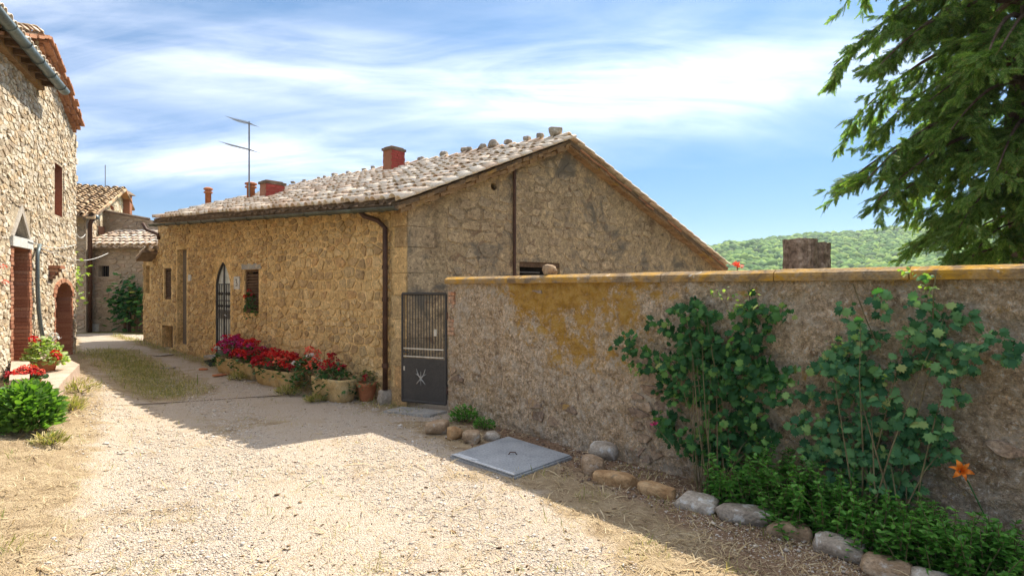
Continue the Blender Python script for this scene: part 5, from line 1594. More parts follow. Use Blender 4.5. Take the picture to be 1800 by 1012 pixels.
hp = cc + Vector((.02, -.02, 0)); mb = MB(); mb.tube([hp + Vector((-.05, 0, -.005)), hp + Vector((-.03, 0, .025)), hp + Vector((.03, 0, .025)), hp + Vector((.05, 0, -.005))], .007, 5); mb.build('lift_handle', M['rust'], t)

# ================================================================ troughs and pots with geraniums
def trough(px0, px1, d, w, h, lab, seed):
    u0, u1 = HF.uz(px0, 500, d)[0], HF.uz(px1, 500, d)[0]
    if u0 > u1: u0, u1 = u1, u0
    c = HF.pt((u0 + u1) / 2, 0, d); c.z = gz(c.x, c.y) - .01
    t = thing('stone_trough', lab, 'trough', c, 'stone flower troughs along the golden wall')
    az = math.atan2(HF.D.y, HF.D.x); L = (u1 - u0)
    n = 28; V = []; F = []
    prof = [(.70, .0), (.78, .05), (.93, .45), (1.0, .86), (1.03, .95), (1.0, 1.0), (.88, 1.0), (.85, .8), (.5, .78)]
    for (sc, z) in prof:
        for k in range(n):
            a = 2 * math.pi * k / n
            ex = .45
            x = math.copysign(abs(math.cos(a)) ** ex, math.cos(a)) * L / 2 * (sc * .5 + .5 if z else .86); y = math.copysign(abs(math.sin(a)) ** (ex * 1.2), math.sin(a)) * w / 2 * sc
            if z == .78: x *= .7
            k_ = 1 + .035 * mnoise.noise(Vector((x * 5 + seed, y * 5, z * 3)))
            V.append(c + Matrix.Rotation(az, 3, 'Z') @ Vector((x * k_, y * k_, z * h)))
    m = len(prof)
    for i in range(m - 1):
        for k in range(n): F.append((i * n + k, i * n + (k + 1) % n, (i + 1) * n + (k + 1) % n, (i + 1) * n + k))
    F.append(tuple(range(n - 1, -1, -1)))
    put('trough_body', V, F, M['trough'], t, None, True)
    mb = MB(); mb.lathe([(.5, h * .80), (.46, h * .88), (.01, h * .90)], c, 14, L * .82, w * .72, az); mb.build('soil', M['soil'], t)
    return c, L, w, h, az
def head_mesh(nm, mat, n=26, r=.05):
    d = rand_dirs(n, -.35, 1)
    V, F = scatter(LEAF_OVATE[0] * [1.5, 1, 1], LEAF_OVATE[1], d * r * .75, rot_from(d + rand_dirs(n) * .9, d), rng.uniform(.028, .042, n))
    me = np_mesh(nm, V, F); me.materials.append(mat); return me
HEADS = {k: [head_mesh('flower_head', M['petal_' + k]) for _ in range(2)] for k in ('red', 'crimson', 'magenta', 'coral', 'white')}
def geranium(c, L, w, h, az, cols, nh, nl, lab, spread=1.0, top=.30, leafm='leaf_geranium', hang=.0, grp='geraniums in the troughs', lean=(0, 0), leaf_s=(.05, .10), hs=1.0, nm='geranium'):
    b = Vector((c.x, c.y, c.z + h * .85))
    t = thing(nm, lab, 'potted plant', b, grp)
    Rz = np.array(Matrix.Rotation(az, 3, 'Z'))
    def pos(n, f=1.0):
        a = rng.uniform(0, 2 * np.pi, n); r_ = np.sqrt(rng.uniform(0, 1, n)) * f
        x = r_ * np.cos(a) * L / 2 * spread; y = r_ * np.sin(a) * w / 2 * spread * 1.15
        z = top * (1 - .65 * r_ ** 2) * rng.uniform(.35, 1.0, n) - hang * (r_ > .8) * rng.uniform(0, 1, n)
        return np.stack([x, y, z], 1), r_
    P, r_ = pos(nl, 1.1)
    P = P @ Rz.T + np.array(b)
    up_ = np.tile([0, 0, 1.], (nl, 1)) + rand_dirs(nl) * .8
    V, F = scatter(LEAF_LOBED[0] - [0, .35, 0], LEAF_LOBED[1], P, rot_from(rand_dirs(nl, -.5, .4), up_), rng.uniform(*leaf_s, nl))
    put('foliage', V, F, M[leafm], t, kind='stuff')
    mb = MB()
    P, r_ = pos(nh, 1.05)
    P[:, 2] = top * (1 - .55 * r_ ** 2) * rng.uniform(.75, 1.25, nh) + .02
    P = P @ Rz.T + np.array(b)
    for i in range(nh):
        me = random.choice(HEADS[cols[i % len(cols)]])
        o = bpy.data.objects.new('flower_head', me); COL.objects.link(o); o.parent = t
        o.location = Vector(P[i]) - b; o.rotation_euler = (random.uniform(-.5, .5), random.uniform(-.5, .5), random.uniform(0, 6)); s_ = random.uniform(.8, 1.35) * hs; o.scale = (s_, s_, s_ * .85)
        q_ = Vector(P[i]); mb.tube([b + (q_ - b) * .25 * Vector((1, 1, 0)).length * .6, q_], .004, 4, False)
    mb.build('flower_stalks', M['stem'], t, kind='stuff')
    return t
T1 = trough(560, 616, .42, .46, .40, 'rightmost and largest stone trough, its plants hanging over the front rim', 1)
T2 = trough(458, 522, .42, .44, .34, 'long stone trough under the thickest bright red geraniums', 2)
T3 = trough(424, 456, .42, .44, .36, 'stone trough third from the terracotta pot, joined end to end with the last one', 3)
T4 = trough(392, 423, .42, .44, .36, 'stone trough beside the pointed iron door, under magenta blooms', 4)
geranium(*T1, ['crimson', 'red', 'crimson'], 15, 300, 'dark crimson geraniums with open green foliage in the rightmost trough', 1.0, .34, hang=.28)
geranium(*T2, ['red', 'red', 'coral', 'red', 'crimson'], 62, 300, 'dense bright red geraniums in the long trough', 1.15, .34, hang=.15, hs=1.2)
geranium(*T3, ['red', 'crimson', 'magenta', 'red'], 46, 240, 'mixed red and magenta geraniums in the trough next to the last', 1.15, .42, hang=.15, hs=1.2)
geranium(*T4, ['magenta', 'crimson', 'magenta', 'red', 'magenta', 'white'], 46, 240, 'magenta geraniums with a few white blooms beside the iron door', 1.2, .42, hang=.18, hs=1.2)
# coral rose bush between the two right troughs, trailing to the ground
cb_ = HF.at(540, 560, .50); cb_.z = gz(cb_.x, cb_.y)
geranium(cb_, .50, .42, .42, 0, ['coral', 'coral', 'white'], 9, 260, 'coral pink blooms on a green plant trailing to the ground between the right troughs', 1.1, .40, hang=.40, grp=None, hs=1.3)
cw = HF.at(432, 600, .5)
# geranium hanging on the window ledge
wl_ = HF.at(440, 548, .06); 
geranium(Vector((wl_.x, wl_.y, wl_.z - .08)), .5, .16, .1, math.atan2(HF.D.y, HF.D.x), ['red', 'crimson'], 3, 110, 'green geranium with two red blooms hanging from the louvred window ledge', 1.0, .50, hang=.22, grp=None)
# terracotta pot
pc = ground(641, 704); pc = pc + Vector((.03, .04, 0))
t = thing('terracotta_pot', 'round terracotta pot with a rolled rim beside the grey boulder', 'pot', pc)
mb = MB(); mb.lathe([(.115, 0), (.125, .02), (.165, .25), (.185, .26), (.19, .33), (.17, .33), (.16, .27), (.02, .26)], pc, 24); mb.build('pot_body', M['terracotta'], t, None, True)
mb = MB(); mb.lathe([(.16, .27), (.14, .30), (.01, .31)], pc, 14); mb.build('soil', M['soil'], t)
geranium(pc, .52, .46, .34, 0, ['crimson'], 1, 220, 'sparse yellowish green plant without blooms in the terracotta pot', 1.0, .26, 'leaf_dusty', .1, None, leaf_s=(.035, .07), nm='pot_plant')
# door mat and shards
mc = ground(378, 637)
t = thing('door_mat', 'dark green mat lying on the gravel before the pointed door', 'mat', mc)
mb = MB(); mb.prism([ground(358, 633, .03), ground(385, 629, .03), ground(397, 637, .03), ground(369, 642, .03)], Vector((0, 0, -.028))); mb.build('mat', M['plastic_green'], t)
for i, (x, y, w, lab) in enumerate([(358, 650, .12, 'small broken terracotta piece nearest the door mat'), (388, 660, .20, 'larger broken terracotta piece at the foot of the end trough')]):
    g = ground(x, y); tag(rock('pot_shard', g + Vector((0, 0, .02)), (w * 1.6, w, .05), i, 160 + i, M['terracotta'], None, 8), lab, 'pot shard')
for i, (x, y, w, lab) in enumerate([(295, 647, .22, 'flat pale stone slab on the lane edge, the smaller one'), (285, 624, .3, 'flat pale stone slab at the foot of the hatch')]):
    g = ground(x, y); tag(rock('flat_stone', g + Vector((0, 0, .01)), (w * 1.6, w, .04), i, 165 + i, M['rock_grey'], None, 8), lab, 'flat stone')

# ================================================================ plants on the left
def clump(nm, lab, cat, base, size, n, mat, tmpl=LEAF_BLADE, ls=(.08, .14), upw=1.0, grp=None, shape=1.0, wid=1.0):
    t = thing(nm, lab, cat, base, grp)
    a = rng.uniform(0, 2 * np.pi, n); r_ = np.sqrt(rng.uniform(0, 1, n))
    z = rng.uniform(0.05, 1, n) ** .8 * (1 - .5 * r_ ** 2)
    P = np.stack([r_ * np.cos(a) * size[0], r_ * np.sin(a) * size[1], z * size[2]], 1)
    fw = np.stack([np.cos(a) * r_, np.sin(a) * r_, np.full(n, upw)], 1) + rand_dirs(n) * .55
    V, F = scatter(tmpl[0] * [wid, 1, 1], tmpl[1], P + np.array(base), rot_from(fw, np.tile([0, 0, 1.], (n, 1)) + rand_dirs(n) * .7), rng.uniform(*ls, n))
    put('foliage', V, F, mat, t, kind='stuff')
    mb = MB()
    for i in range(14):
        j = random.randrange(n); mb.tube([Vector(base) + Vector(P[j]) * .1, Vector(base) + Vector(P[j]) * Vector((1, 1, 1)).x], .006, 4, False)
    mb.build('stems', M['stem'], t, kind='stuff')
    return t
g = ground(20, 775)
clump('leafy_clump', 'lush bright green leafy clump at the foot of the gutter house, cut by the frame', 'plant', g + Vector((-.22, .45, 0)), (.32, .38, .60), 2000, M['leaf_bright'], LEAF_OVATE, (.05, .13), .7)
clump('leafy_clump', 'lower green clump in front of the lush one, by the landing step', 'plant', ground(60, 745), (.25, .3, .32), 420, M['leaf_bright'], LEAF_BLADE, (.07, .13), .9, wid=1.4)
# red flowers over the clump and the light geranium on the landing
yq = 8.6; c = Vector(((46 - 900) / 1000 * yq, yq, CZ + (506 - 668) / 1000 * yq))
t = geranium(Vector((c.x, c.y, c.z - .1)), .44, .4, .12, 0, ['red', 'crimson', 'red', 'coral'], 70, 160, 'dense mound of small scarlet flowers behind the green clump', 1.0, .16, grp=None, hs=.5, nm='scarlet_flowers')
pq_ = Vector((c.x, c.y, 0)); mb = MB(); mb.lathe([(.12, gz(c.x, c.y)), (.18, c.z - .02), (.19, c.z + .0), (.16, c.z), (.01, c.z - .03)], (c.x, c.y, 0), 16)
tag(mb.build('flower_pot', M['terracotta'], None, (c.x, c.y, gz(c.x, c.y)), True), 'terracotta pot hidden under the scarlet flower mound', 'pot')
yq = 10.3; c = Vector(((78 - 900) / 1000 * yq, yq, .55))
geranium(Vector((c.x, c.y, .45)), .62, .55, .25, 0, ['white'], 3, 420, 'pale green variegated geranium on the landing, two scarlet blooms above', 1.0, .48, 'leaf_light', .1, None, leaf_s=(.06, .11))
gt = bpy.data.objects[[o.name for o in bpy.data.objects if o.name.startswith('geranium')][-1]]
for (x, y) in ((59, 597), (64, 603), (97, 622), (101, 628)):
    p = Vector(((x - 900) / 1000 * (yq - .1), yq - .1, CZ + (506 - y) / 1000 * (yq - .1)))
    o = bpy.data.objects.new('flower_head', HEADS['red'][0]); COL.objects.link(o); o.parent = gt; o.location = p - gt.location; o.scale = (1.3,) * 3
mb = MB(); mb.lathe([(.13, .40), (.19, .66), (.20, .70), (.17, .70), (.01, .66)], (c.x, c.y, 0), 16); tag(mb.build('flower_pot', M['terracotta'], None, (c.x, c.y, .5), True), 'terracotta pot under the pale variegated geranium', 'pot')
# pink climbing rose blooms on the gutter house
for i, (x, y, lab) in enumerate([(6, 470, 'pink rose bloom high on the gutter house wall'), (9, 497, 'pink rose bloom low on the gutter house wall')]):
    p = LB.at(x, y, .06); o = bpy.data.objects.new('pink_rose', HEADS['coral'][0]); COL.objects.link(o); o.location = p; o.scale = (.9,) * 3; tag(o, lab, 'flower')
WG = 'tufts of weeds beside the lane'
for i, (x, y, s_, lab) in enumerate([(140, 690, .22, 'green weed tuft beside the sandstone landing'), (118, 722, .16, 'dry green tuft between the landing and the lane'), (88, 782, .13, 'small weed tuft on the straw, nearest the lush clump'),
                                     (125, 715, .15, 'flat weed tuft by the corner of the step'), (420, 668, .16, 'weeds growing at the foot of the joined troughs'), (506, 694, .16, 'weeds growing at the foot of the long trough'), (553, 706, .12, 'weeds beside the rightmost trough')]):
    clump('weed_tuft', lab, 'weeds', ground(x, y), (s_ * 1.4, s_, s_), 260, M['grass'], LEAF_BLADE, (.05, .11), .7, WG)
clump('wall_foot_weed', 'green weed at the foot of the wall right beside the gate', 'weeds', ground(808, 745) + Vector((.05, .12, 0)), (.20, .12, .26), 420, M['leaf_mint'], LEAF_OVATE, (.03, .06), .5)
clump('wall_foot_weed', 'small green weed at the wall foot behind the round tan rock', 'weeds', ground(851, 756) + Vector((.0, .06, 0)), (.14, .10, .18), 260, M['leaf_mint'], LEAF_OVATE, (.03, .05), .5)

# ================================================================ shrubs against the garden wall
def wall_shrub(nm, lab, base_px, blobs, young, mat, density, ls, dmax, seed, tmpl, n_obj=150):
    r = np.random.default_rng(seed)
    bu = GW.uz(base_px, 500, .25)[0]
    base = GW.pt(bu, 0, .28); base.z = gz(base.x, base.y)
    t = thing(nm, lab, 'shrub', base)
    leaves = []          # (pos, fwd, up, size)
    nodes = []
    for (px, py, rx, ry) in blobs:
        k = max(2, int(density * 1.5 * rx * ry / 1000))
        for _ in range(k):
            a = r.uniform(0, 6.283); q = math.sqrt(r.uniform(0, 1))
            x, y = px + rx * q * math.cos(a), py + ry * q * math.sin(a)
            d = r.uniform(.04, dmax) * (.5 + .5 * (1 - q))
            c = np.array(GW.at(x, y, d)); nodes.append((c, d))
            out = np.array(GW.N.to_3d()); al = np.array(GW.D.to_3d())
            for m_ in range(r.integers(3, 6)):
                ang = r.uniform(0, 6.283)
                f = al * math.cos(ang) * .9 + np.array([0, 0, 1]) * (math.sin(ang) * .8 - .15) + out * r.uniform(-.1, .5)
                upv = out * r.uniform(.3, 1.0) + np.array([0, 0, 1]) * r.uniform(.3, 1.1) + r.normal(0, .25, 3)
                s_ = r.uniform(*ls)
                leaves.append((c + f * .02, f, upv, s_))
    leaves.sort(key=lambda l: -l[3] / max(l[0][1], 1))
    P = np.array([l[0] for l in leaves]); Fw = np.array([l[1] for l in leaves]); U = np.array([l[2] for l in leaves]); Sz = np.array([l[3] for l in leaves])
    Rm = rot_from(Fw, U)
    me = np_mesh('leaf', tmpl[0], tmpl[1]); me.materials.append(mat)
    for i in range(n_obj):
        o = bpy.data.objects.new('leaf', me); COL.objects.link(o); o.parent = t
        m4 = Matrix.Identity(4)
        for a_ in range(3):
            for b_ in range(3): m4[a_][b_] = Rm[i][a_][b_] * Sz[i]
        m4.translation = Vector(P[i]) - base; o.matrix_local = m4
    V, F = scatter(tmpl[0], tmpl[1], P[n_obj:], Rm[n_obj:], Sz[n_obj:])
    put('foliage', V, F, mat, t, kind='stuff')
    # woody stems: each climbs from the foot to a node
    idx = r.permutation(len(nodes))[:16]
    for k, i in enumerate(idx):
        c, d = nodes[i]; c = Vector(c)
        b = base + GW.D.to_3d() * r.uniform(-.22, .22) + GW.N.to_3d() * r.uniform(-.1, .1)
        q1 = b.lerp(c, .35) + Vector((0, 0, .12)) + GW.N.to_3d() * r.uniform(-.05, .1); q2 = b.lerp(c, .7) + Vector((0, 0, .10)) + GW.N.to_3d() * r.uniform(-.02, .06)
        mb = MB(); mb.tube([b, q1, q2, c], [.008, .006, .004, .002], 5, False); mb.build('stem', M['stem'], t)
    # young shoots in a lighter, yellower green
    L = []
    for (px, py, rr) in young:
        for _ in range(14):
            c = np.array(GW.at(px + r.normal(0, rr), py + r.normal(0, rr * .6), r.uniform(.10, .3)))
            L.append((c, r.normal(0, 1, 3), np.array([0, 0, 1]) + r.normal(0, .4, 3), r.uniform(ls[0] * .7, ls[0] * 1.1)))
    if L:
        V, F = scatter(tmpl[0], tmpl[1], np.array([l[0] for l in L]), rot_from(np.array([l[1] for l in L]), np.array([l[2] for l in L])), np.array([l[3] for l in L]))
        put('young_leaves', V, F, M['leaf_young'], t, kind='stuff')
    return t, base
BL = [(1215, 545, 38, 16), (1232, 555, 30, 14), (1100, 602, 26, 18), (1118, 622, 22, 14), (1160, 568, 18, 8), (1150, 640, 34, 22), (1195, 585, 26, 22), (1235, 595, 45, 26), (1290, 605, 48, 26), (1225, 640, 52, 30),
      (1300, 645, 52, 30), (1345, 655, 36, 22), (1385, 665, 22, 9), (1195, 690, 48, 20), (1262, 690, 45, 26), (1328, 700, 38, 26), (1175, 735, 30, 14), (1205, 765, 50, 18), (1270, 745, 42, 22), (1315, 745, 30, 18),
      (1312, 535, 26, 14), (1345, 580, 24, 12), (1375, 548, 30, 9), (1310, 560, 18, 16), (1230, 800, 45, 14), (1290, 800, 50, 22), (1340, 770, 40, 20), (1250, 775, 40, 14)]
wall_shrub('dark_shrub', 'dark green lobed leaf shrub spreading on the wall, nearer the gate', 1265, BL, [(1264, 516, 8), (1308, 524, 12), (1112, 655, 7), (1190, 694, 9), (1300, 546, 10)], M['leaf_dark'], 15, (.04, .11), .38, 5, LEAF_LOBED, 150)
BR = [(1505, 605, 36, 18), (1455, 630, 24, 12), (1490, 650, 55, 30), (1525, 690, 45, 24), (1440, 690, 20, 12), (1420, 745, 30, 18), (1490, 745, 55, 26), (1580, 742, 50, 24), (1635, 750, 26, 24), (1540, 540, 16, 10), (1495, 537, 18, 6),
      (1535, 520, 14, 7), (1510, 570, 24, 12), (1548, 585, 14, 10), (1610, 530, 18, 9), (1640, 560, 32, 15), (1682, 550, 24, 10), (1625, 590, 32, 18), (1650, 605, 26, 14), (1712, 612, 22, 14), (1712, 635, 14, 10), (1748, 583, 16, 10), (1765, 620, 26, 10), (1792, 622, 18, 8),
      (1600, 640, 30, 18), (1660, 650, 26, 14), (1560, 655, 20, 16), (1500, 800, 60, 26), (1580, 800, 44, 24), (1440, 790, 34, 22), (1400, 690, 22, 14), (1618, 482, 18, 5), (1650, 790, 22, 20), (1540, 850, 50, 24), (1470, 850, 30, 20), (1590, 860, 34, 22), (1410, 645, 14, 7), (1690, 700, 14, 16)]
wall_shrub('bluish_shrub', 'taller blue green climbing shrub on the wall, reaching the coping, behind the orange lily', 1560, BR, [(1470, 602, 8), (1560, 662, 6), (1632, 512, 8), (1638, 640, 8), (1590, 480, 5)], M['leaf_blue'], 13, (.035, .10), .36, 9, LEAF_LOBED, 170)
# long bare shoots
for i, (a, b) in enumerate((((1500, 500), (1548, 620)), ((1318, 500), (1320, 640)), ((1645, 480), (1640, 560)), ((1665, 700), (1715, 640)), ((1660, 720), (1662, 640)))):
    par = bpy.data.objects['bluish_shrub'] if i != 1 else bpy.data.objects['dark_shrub']
    p0, p1 = GW.at(*b, .12), GW.at(*a, .10); mb = MB(); mb.tube([p0, (p0 + p1) / 2 + GW.N.to_3d() * .03, p1], .005, 5); mb.build('bare_shoot', M['stem'], par)
# a bare twig and a pink bud
c = GW.at(1150, 746, .35)
t = thing('pink_bud', 'single deep pink bud low on the gate side of the dark shrub', 'flower', c)
V, F = scatter(LEAF_OVATE[0], LEAF_OVATE[1], np.array([c] * 16) + rng.normal(0, .006, (16, 3)), rot_from(rand_dirs(16, -.1, 1), rand_dirs(16)), rng.uniform(.03, .045, 16)); put('petals', V, F, M['petal_pink'], t)
mb = MB(); mb.tube([GW.pt(GW.uz(1190, 500, .3)[0], .35, .28), c], .004, 4); mb.build('stem', M['stem'], t)

# leafy herb clumps in front of them
def herb(base, hgt, rad, n_st, lab, mat):
    t = thing('herb_clump', lab, 'herb', base, 'bright green herb clumps in the bed')
    Ps = []; Fw = []; U = []; Sz = []
    for i in range(n_st):
        a = random.uniform(0, 6.283); q = math.sqrt(random.random()) * rad
        b = Vector((base.x + q * math.cos(a), base.y + q * math.sin(a), base.z)); h = hgt * random.uniform(.35, 1.2); ln = random.uniform(.05, .55); aa = random.uniform(0, 6.283)
        tip = b + Vector((math.cos(aa) * ln * h, math.sin(aa) * ln * h, h * (1 - ln * .3)))
        mb = MB(); mb.tube([b, b.lerp(tip, .5) + Vector((0, 0, .02)), tip], [.005, .004, .002], 4, False); mb.build('stem', M['stem'], t)
        nn = int(h / .033); off = random.uniform(0, 3)
        for k in range(nn):
            f = .12 + .88 * k / nn; c = b.lerp(tip, f)
            for s_ in range(4 if k > nn * .5 else 2):
                an = off + k * 1.57 + s_ * (math.pi if s_ < 2 else 1.2) + random.uniform(-.3, .3)
                Ps.append(c); Fw.append((math.cos(an), math.sin(an), random.uniform(-.25, .45) + .5 * (f > .9))); U.append((random.uniform(-.3, .3), random.uniform(-.3, .3), 1)); Sz.append(random.uniform(.045, .085) * (1.1 - .45 * f))
    V, F = scatter(LEAF_OVATE[0], LEAF_OVATE[1], np.array([p[:] for p in Ps]), rot_from(np.array(Fw), np.array(U)), np.array(Sz))
    put('foliage', V, F, mat, t, kind='stuff')
HB = [(1275, .45, .34, 'herb clump nearest the gate, under the edge of the dark shrub'), (1300, .42, .42, 'herb clump at the gate end of the bed, in front of the dark shrub'), (1345, .30, .58, 'tall herb clump just behind the lichen patched edging stone'), (1395, .50, .50, 'low herb clump close behind the rounded tan edging stone'),
      (1400, .72, .40, 'herb clump pressed against the long bed stone'), (1440, .32, .62, 'tall herb clump between the two wall shrubs'), (1450, .62, .50, 'herb clump behind the large pale ridged edging stone'), (1500, .82, .38, 'short herb clump spilling over the pale ridged edging stone'),
      (1520, .50, .46, 'herb clump under the centre of the blue green shrub'), (1570, .78, .44, 'herb clump behind the brown edging stone'), (1600, .50, .50, 'herb clump left of the orange lily'), (1640, .95, .40, 'short herb clump low at the frame edge'),
      (1660, .62, .48, 'herb clump right below the orange lily'), (1720, .85, .46, 'herb clump among the long lily leaves'), (1735, .52, .50, 'herb clump right of the orange lily stem'), (1790, .65, .52, 'herb clump farthest from the gate')]
for (px, d, h, lab) in HB:
    u = GW.uz(px, 800, d)[0]; d = .28 + (d - .3) * .5; b = GW.pt(GW.uz(px, 800, d)[0], 0, d); b.z = gz(b.x, b.y)
    herb(b, h * random.uniform(.8, 1.1), .20, 30, lab, M['leaf_mint'])
# day lily
fp = Vector(((1690 - 900) / 1000 * 4.02, 4.02, CZ + (506 - 826) / 1000 * 4.02))
lb = fp + Vector((.24, .05, 0)); lb.z = gz(lb.x, lb.y)
t = thing('orange_lily', 'open orange day lily flower on a bare stalk in front of the garden wall', 'flower', lb)
ax = Vector((-.45, -.75, .35)).normalized()
q1 = ax.orthogonal().normalized(); q2 = ax.cross(q1)
for k in range(6):
    a = k * math.pi / 3; rd_ = q1 * math.cos(a) + q2 * math.sin(a); sd = ax.cross(rd_)
    V = []; F = []
    W = (.010 if k % 2 else .015)
    for j in range(8):
        f = j / 7; c = fp - ax * .05 + ax * (.078 * math.sin(f * 2.6)) + rd_ * (.008 + .068 * f ** 1.3); w = W * math.sin(math.pi * min(.97, f * .85 + .15)) * 1.25
        V += [c - sd * w, c + ax * -.004, c + sd * w]
    for j in range(7):
        F += [(j * 3, j * 3 + 1, j * 3 + 4, j * 3 + 3), (j * 3 + 1, j * 3 + 2, j * 3 + 5, j * 3 + 4)]
    put('petal', V, F, M['petal_orange'], t, None, True)
mb = MB()
for k in range(6):
    a = k * 1.05 + .5; mb.tube([fp - ax * .03, fp + ax * .03 + (q1 * math.cos(a) + q2 * math.sin(a)) * .018], .0016, 4)
mb.build('stamens', M['petal_orange'], t)
mb = MB(); mb.tube([lb, lb + Vector((.0, .0, .30)), fp - ax * .05 + Vector((.10, .05, -.10)), fp - ax * .045], [.006, .005, .005, .006], 6); mb.build('stalk', M['leaf_lily'], t)
for k in range(16):
    a = random.uniform(0, 6.28); L = random.uniform(.35, .65); dr = Vector((math.cos(a), math.sin(a), 0)); V = []; F = []; sd = Vector((-dr.y, dr.x, 0))
    bb = lb + Vector((random.uniform(-.12, .3), random.uniform(-.25, .1), 0))
    for j in range(9):
        f = j / 8; c = bb + dr * (L * f * (.4 + .6 * f)) + Vector((0, 0, L * (1.15 * f - 1.05 * f ** 2.2)))
        w = .013 * math.sin(math.pi * (.12 + .88 * f)) + .001; V += [c - sd * w + Vector((0, 0, w * .5)), c, c + sd * w + Vector((0, 0, w * .5))]
    for j in range(8): F += [(j * 3, j * 3 + 1, j * 3 + 4, j * 3 + 3), (j * 3 + 1, j * 3 + 2, j * 3 + 5, j * 3 + 4)]
    put('leaf', V, F, M['leaf_lily'], t, None, True)

# ================================================================ behind the wall: stump, conifer, hills
ys_ = 12.0
def stump_part(x0, x1, ptop, dy, seed, nm, par):
    xc = ((x0 + x1) / 2 - 900) / 1000 * (ys_ + dy); r_ = (x1 - x0) / 2000 * (ys_ + dy); zt_ = CZ + (506 - ptop) / 1000 * ys_
    n = 72; V = []; F = []; m = 26
    for j in range(m + 1):
        z = -.3 + (zt_ + .3) * j / m
        for k in range(n):
            a = 2 * math.pi * k / n
            rg = abs(mnoise.noise(Vector((math.cos(a) * 5 + seed, math.sin(a) * 5, z * .9)))) * .16 + abs(mnoise.noise(Vector((math.cos(a) * 13, math.sin(a) * 13 + seed, z * 2.2)))) * .10
            rr = r_ * (1.04 - rg + .25 * max(0, .6 - z))
            V.append((xc + rr * math.cos(a), ys_ + dy + rr * math.sin(a), z + (.03 * mnoise.noise(Vector((a * 3, seed, 0))) if j == m else 0)))
    for j in range(m):
        for k in range(n): F.append((j * n + k, j * n + (k + 1) % n, (j + 1) * n + (k + 1) % n, (j + 1) * n + k))
    F.append(tuple(range(m * n, (m + 1) * n)))
    return put(nm, V, F, M['stump_bark'], par, None, False)
t = thing('tree_stump', 'thick sawn off tree trunk with furrowed reddish bark standing behind the wall', 'tree stump', ((1416 - 900) / 1000 * ys_, ys_, 0))
stump_part(1379, 1434, 421, 0, 3, 'trunk', t); stump_part(1412, 1457, 427, .12, 9, 'second_trunk', t)

def spray():
    """flat feathery frond along +Y"""
    r = random.Random(8); V = []; F = []
    def tri(a, b, w):
        a = Vector(a); b = Vector(b); d = b - a; s_ = Vector((-d.y, d.x, 0)).normalized() * w
        k = len(V); V.extend([a - s_ * .5, a + s_ * .5, a + d * .6 + s_ * .55, b, a + d * .6 - s_ * .55]); F.append((k, k + 1, k + 2)); F.append((k, k + 2, k + 4)); F.append((k + 4, k + 2, k + 3))
    tri((0, 0, 0), (0, 1, -.14), .03)
    for i in range(13):
        y = .08 + i * .07
        for s_ in (-1, 1):
            L = .36 * (1 - .6 * i / 13) * r.uniform(.75, 1.2); b = (s_ * L * .55, y + L * .9, -.14 * y + r.uniform(-.05, .03))
            tri((0, y, -.13 * y), b, .034)
            if i < 8:
                c = Vector((0, y, -.13 * y)).lerp(Vector(b), .5); tri(c, c + Vector((s_ * L * .42, L * .15, -.02)), .03)
    return np.array([v[:] for v in V]), np.array(F)
SPRAY = spray()
tx, ty = 9.95, 10.9
t = thing('conifer_tree', 'large drooping dark green conifer overhanging the garden wall', 'tree', (tx, ty, 0))
mb = MB(); mb.tube([Vector((tx + .1 * math.sin(z), ty + .08 * math.cos(z * 1.3), z)) for z in np.linspace(-.3, 15, 14)], [.44 - .028 * i for i in range(14)], 12); mb.build('trunk', M['bark'], t, None, True)
r = random.Random(21)
SP = []; SF = []; SS = []
limbs = []
for k in range(92):
    z = 2.7 + 11.5 * (k / 92.0)
    az = k * 2.399 + r.uniform(-.3, .3)
    L = (2.5 if z < 5 else 3.4 if z < 10 else 3.6 - (z - 10) * .55) * r.uniform(.72, 1.0)
    if z < 4.6: L *= .75
    limbs.append((z, az, L))
# a few low limbs placed where the photo shows them reaching out over the wall
limbs += [(5.4, 3.05, 3.0), (4.9, 3.25, 2.9), (3.9, 3.3, 1.9), (6.3, 3.1, 2.2), (7.6, 3.0, 2.5), (5.0, 3.9, 2.6), (4.2, 4.2, 2.4), (6.2, 4.4, 2.8), (3.4, 4.4, 1.8), (4.0, 5.2, 2.2), (5.6, 5.0, 2.6), (7.0, 4.0, 3.0), (7.0, 4.9, 2.8)]
for (z, az, L) in limbs:
    dr = Vector((math.cos(az), math.sin(az), 0)); side_ = Vector((-dr.y, dr.x, 0))
    rise = r.uniform(.05, .35); bend = r.uniform(-.3, .3)
    pts = [Vector((tx, ty, z)) + dr * (L * f) + side_ * (bend * f * f * L * .5) + Vector((0, 0, L * (rise * f - (.42 + rise) * f ** 2))) for f in np.linspace(0, 1, 8)]
    mb = MB(); mb.tube(pts, [max(.012, .075 * (1 - f) ** .8 * (L / 3.5)) for f in np.linspace(0, .97, 8)], 6); mb.build('limb', M['bark'], t)
    ns = int(L * 10)
    for i in range(ns):
        f = .22 + .78 * (i + r.random()) / ns
        q = f * 7; j = min(6, int(q)); p = pts[j].lerp(pts[j + 1], q - j)
        sd = (side_ * r.choice([-1, 1]) * r.uniform(.4, 1) + dr * r.uniform(.1, .9) + Vector((0, 0, r.uniform(-.75, .15)))).normalized()
        bl = r.uniform(.35, 1.05) * (1.15 - .5 * f)
        e = p + sd * bl + Vector((0, 0, -.28 * bl))
        nt_ = int(8 + bl * 16)
        for m_ in range(nt_):
            g_ = (m_ + 1) / nt_; c = p.lerp(e, g_) + Vector((0, 0, -.10 * math.sin(g_ * 3)))
            w = (sd * .8 + Vector((r.uniform(-.6, .6), r.uniform(-.6, .6), r.uniform(-1.1, .1)))).normalized()
            SP.append(c[:]); SF.append(w[:]); SS.append(r.uniform(.16, .33))
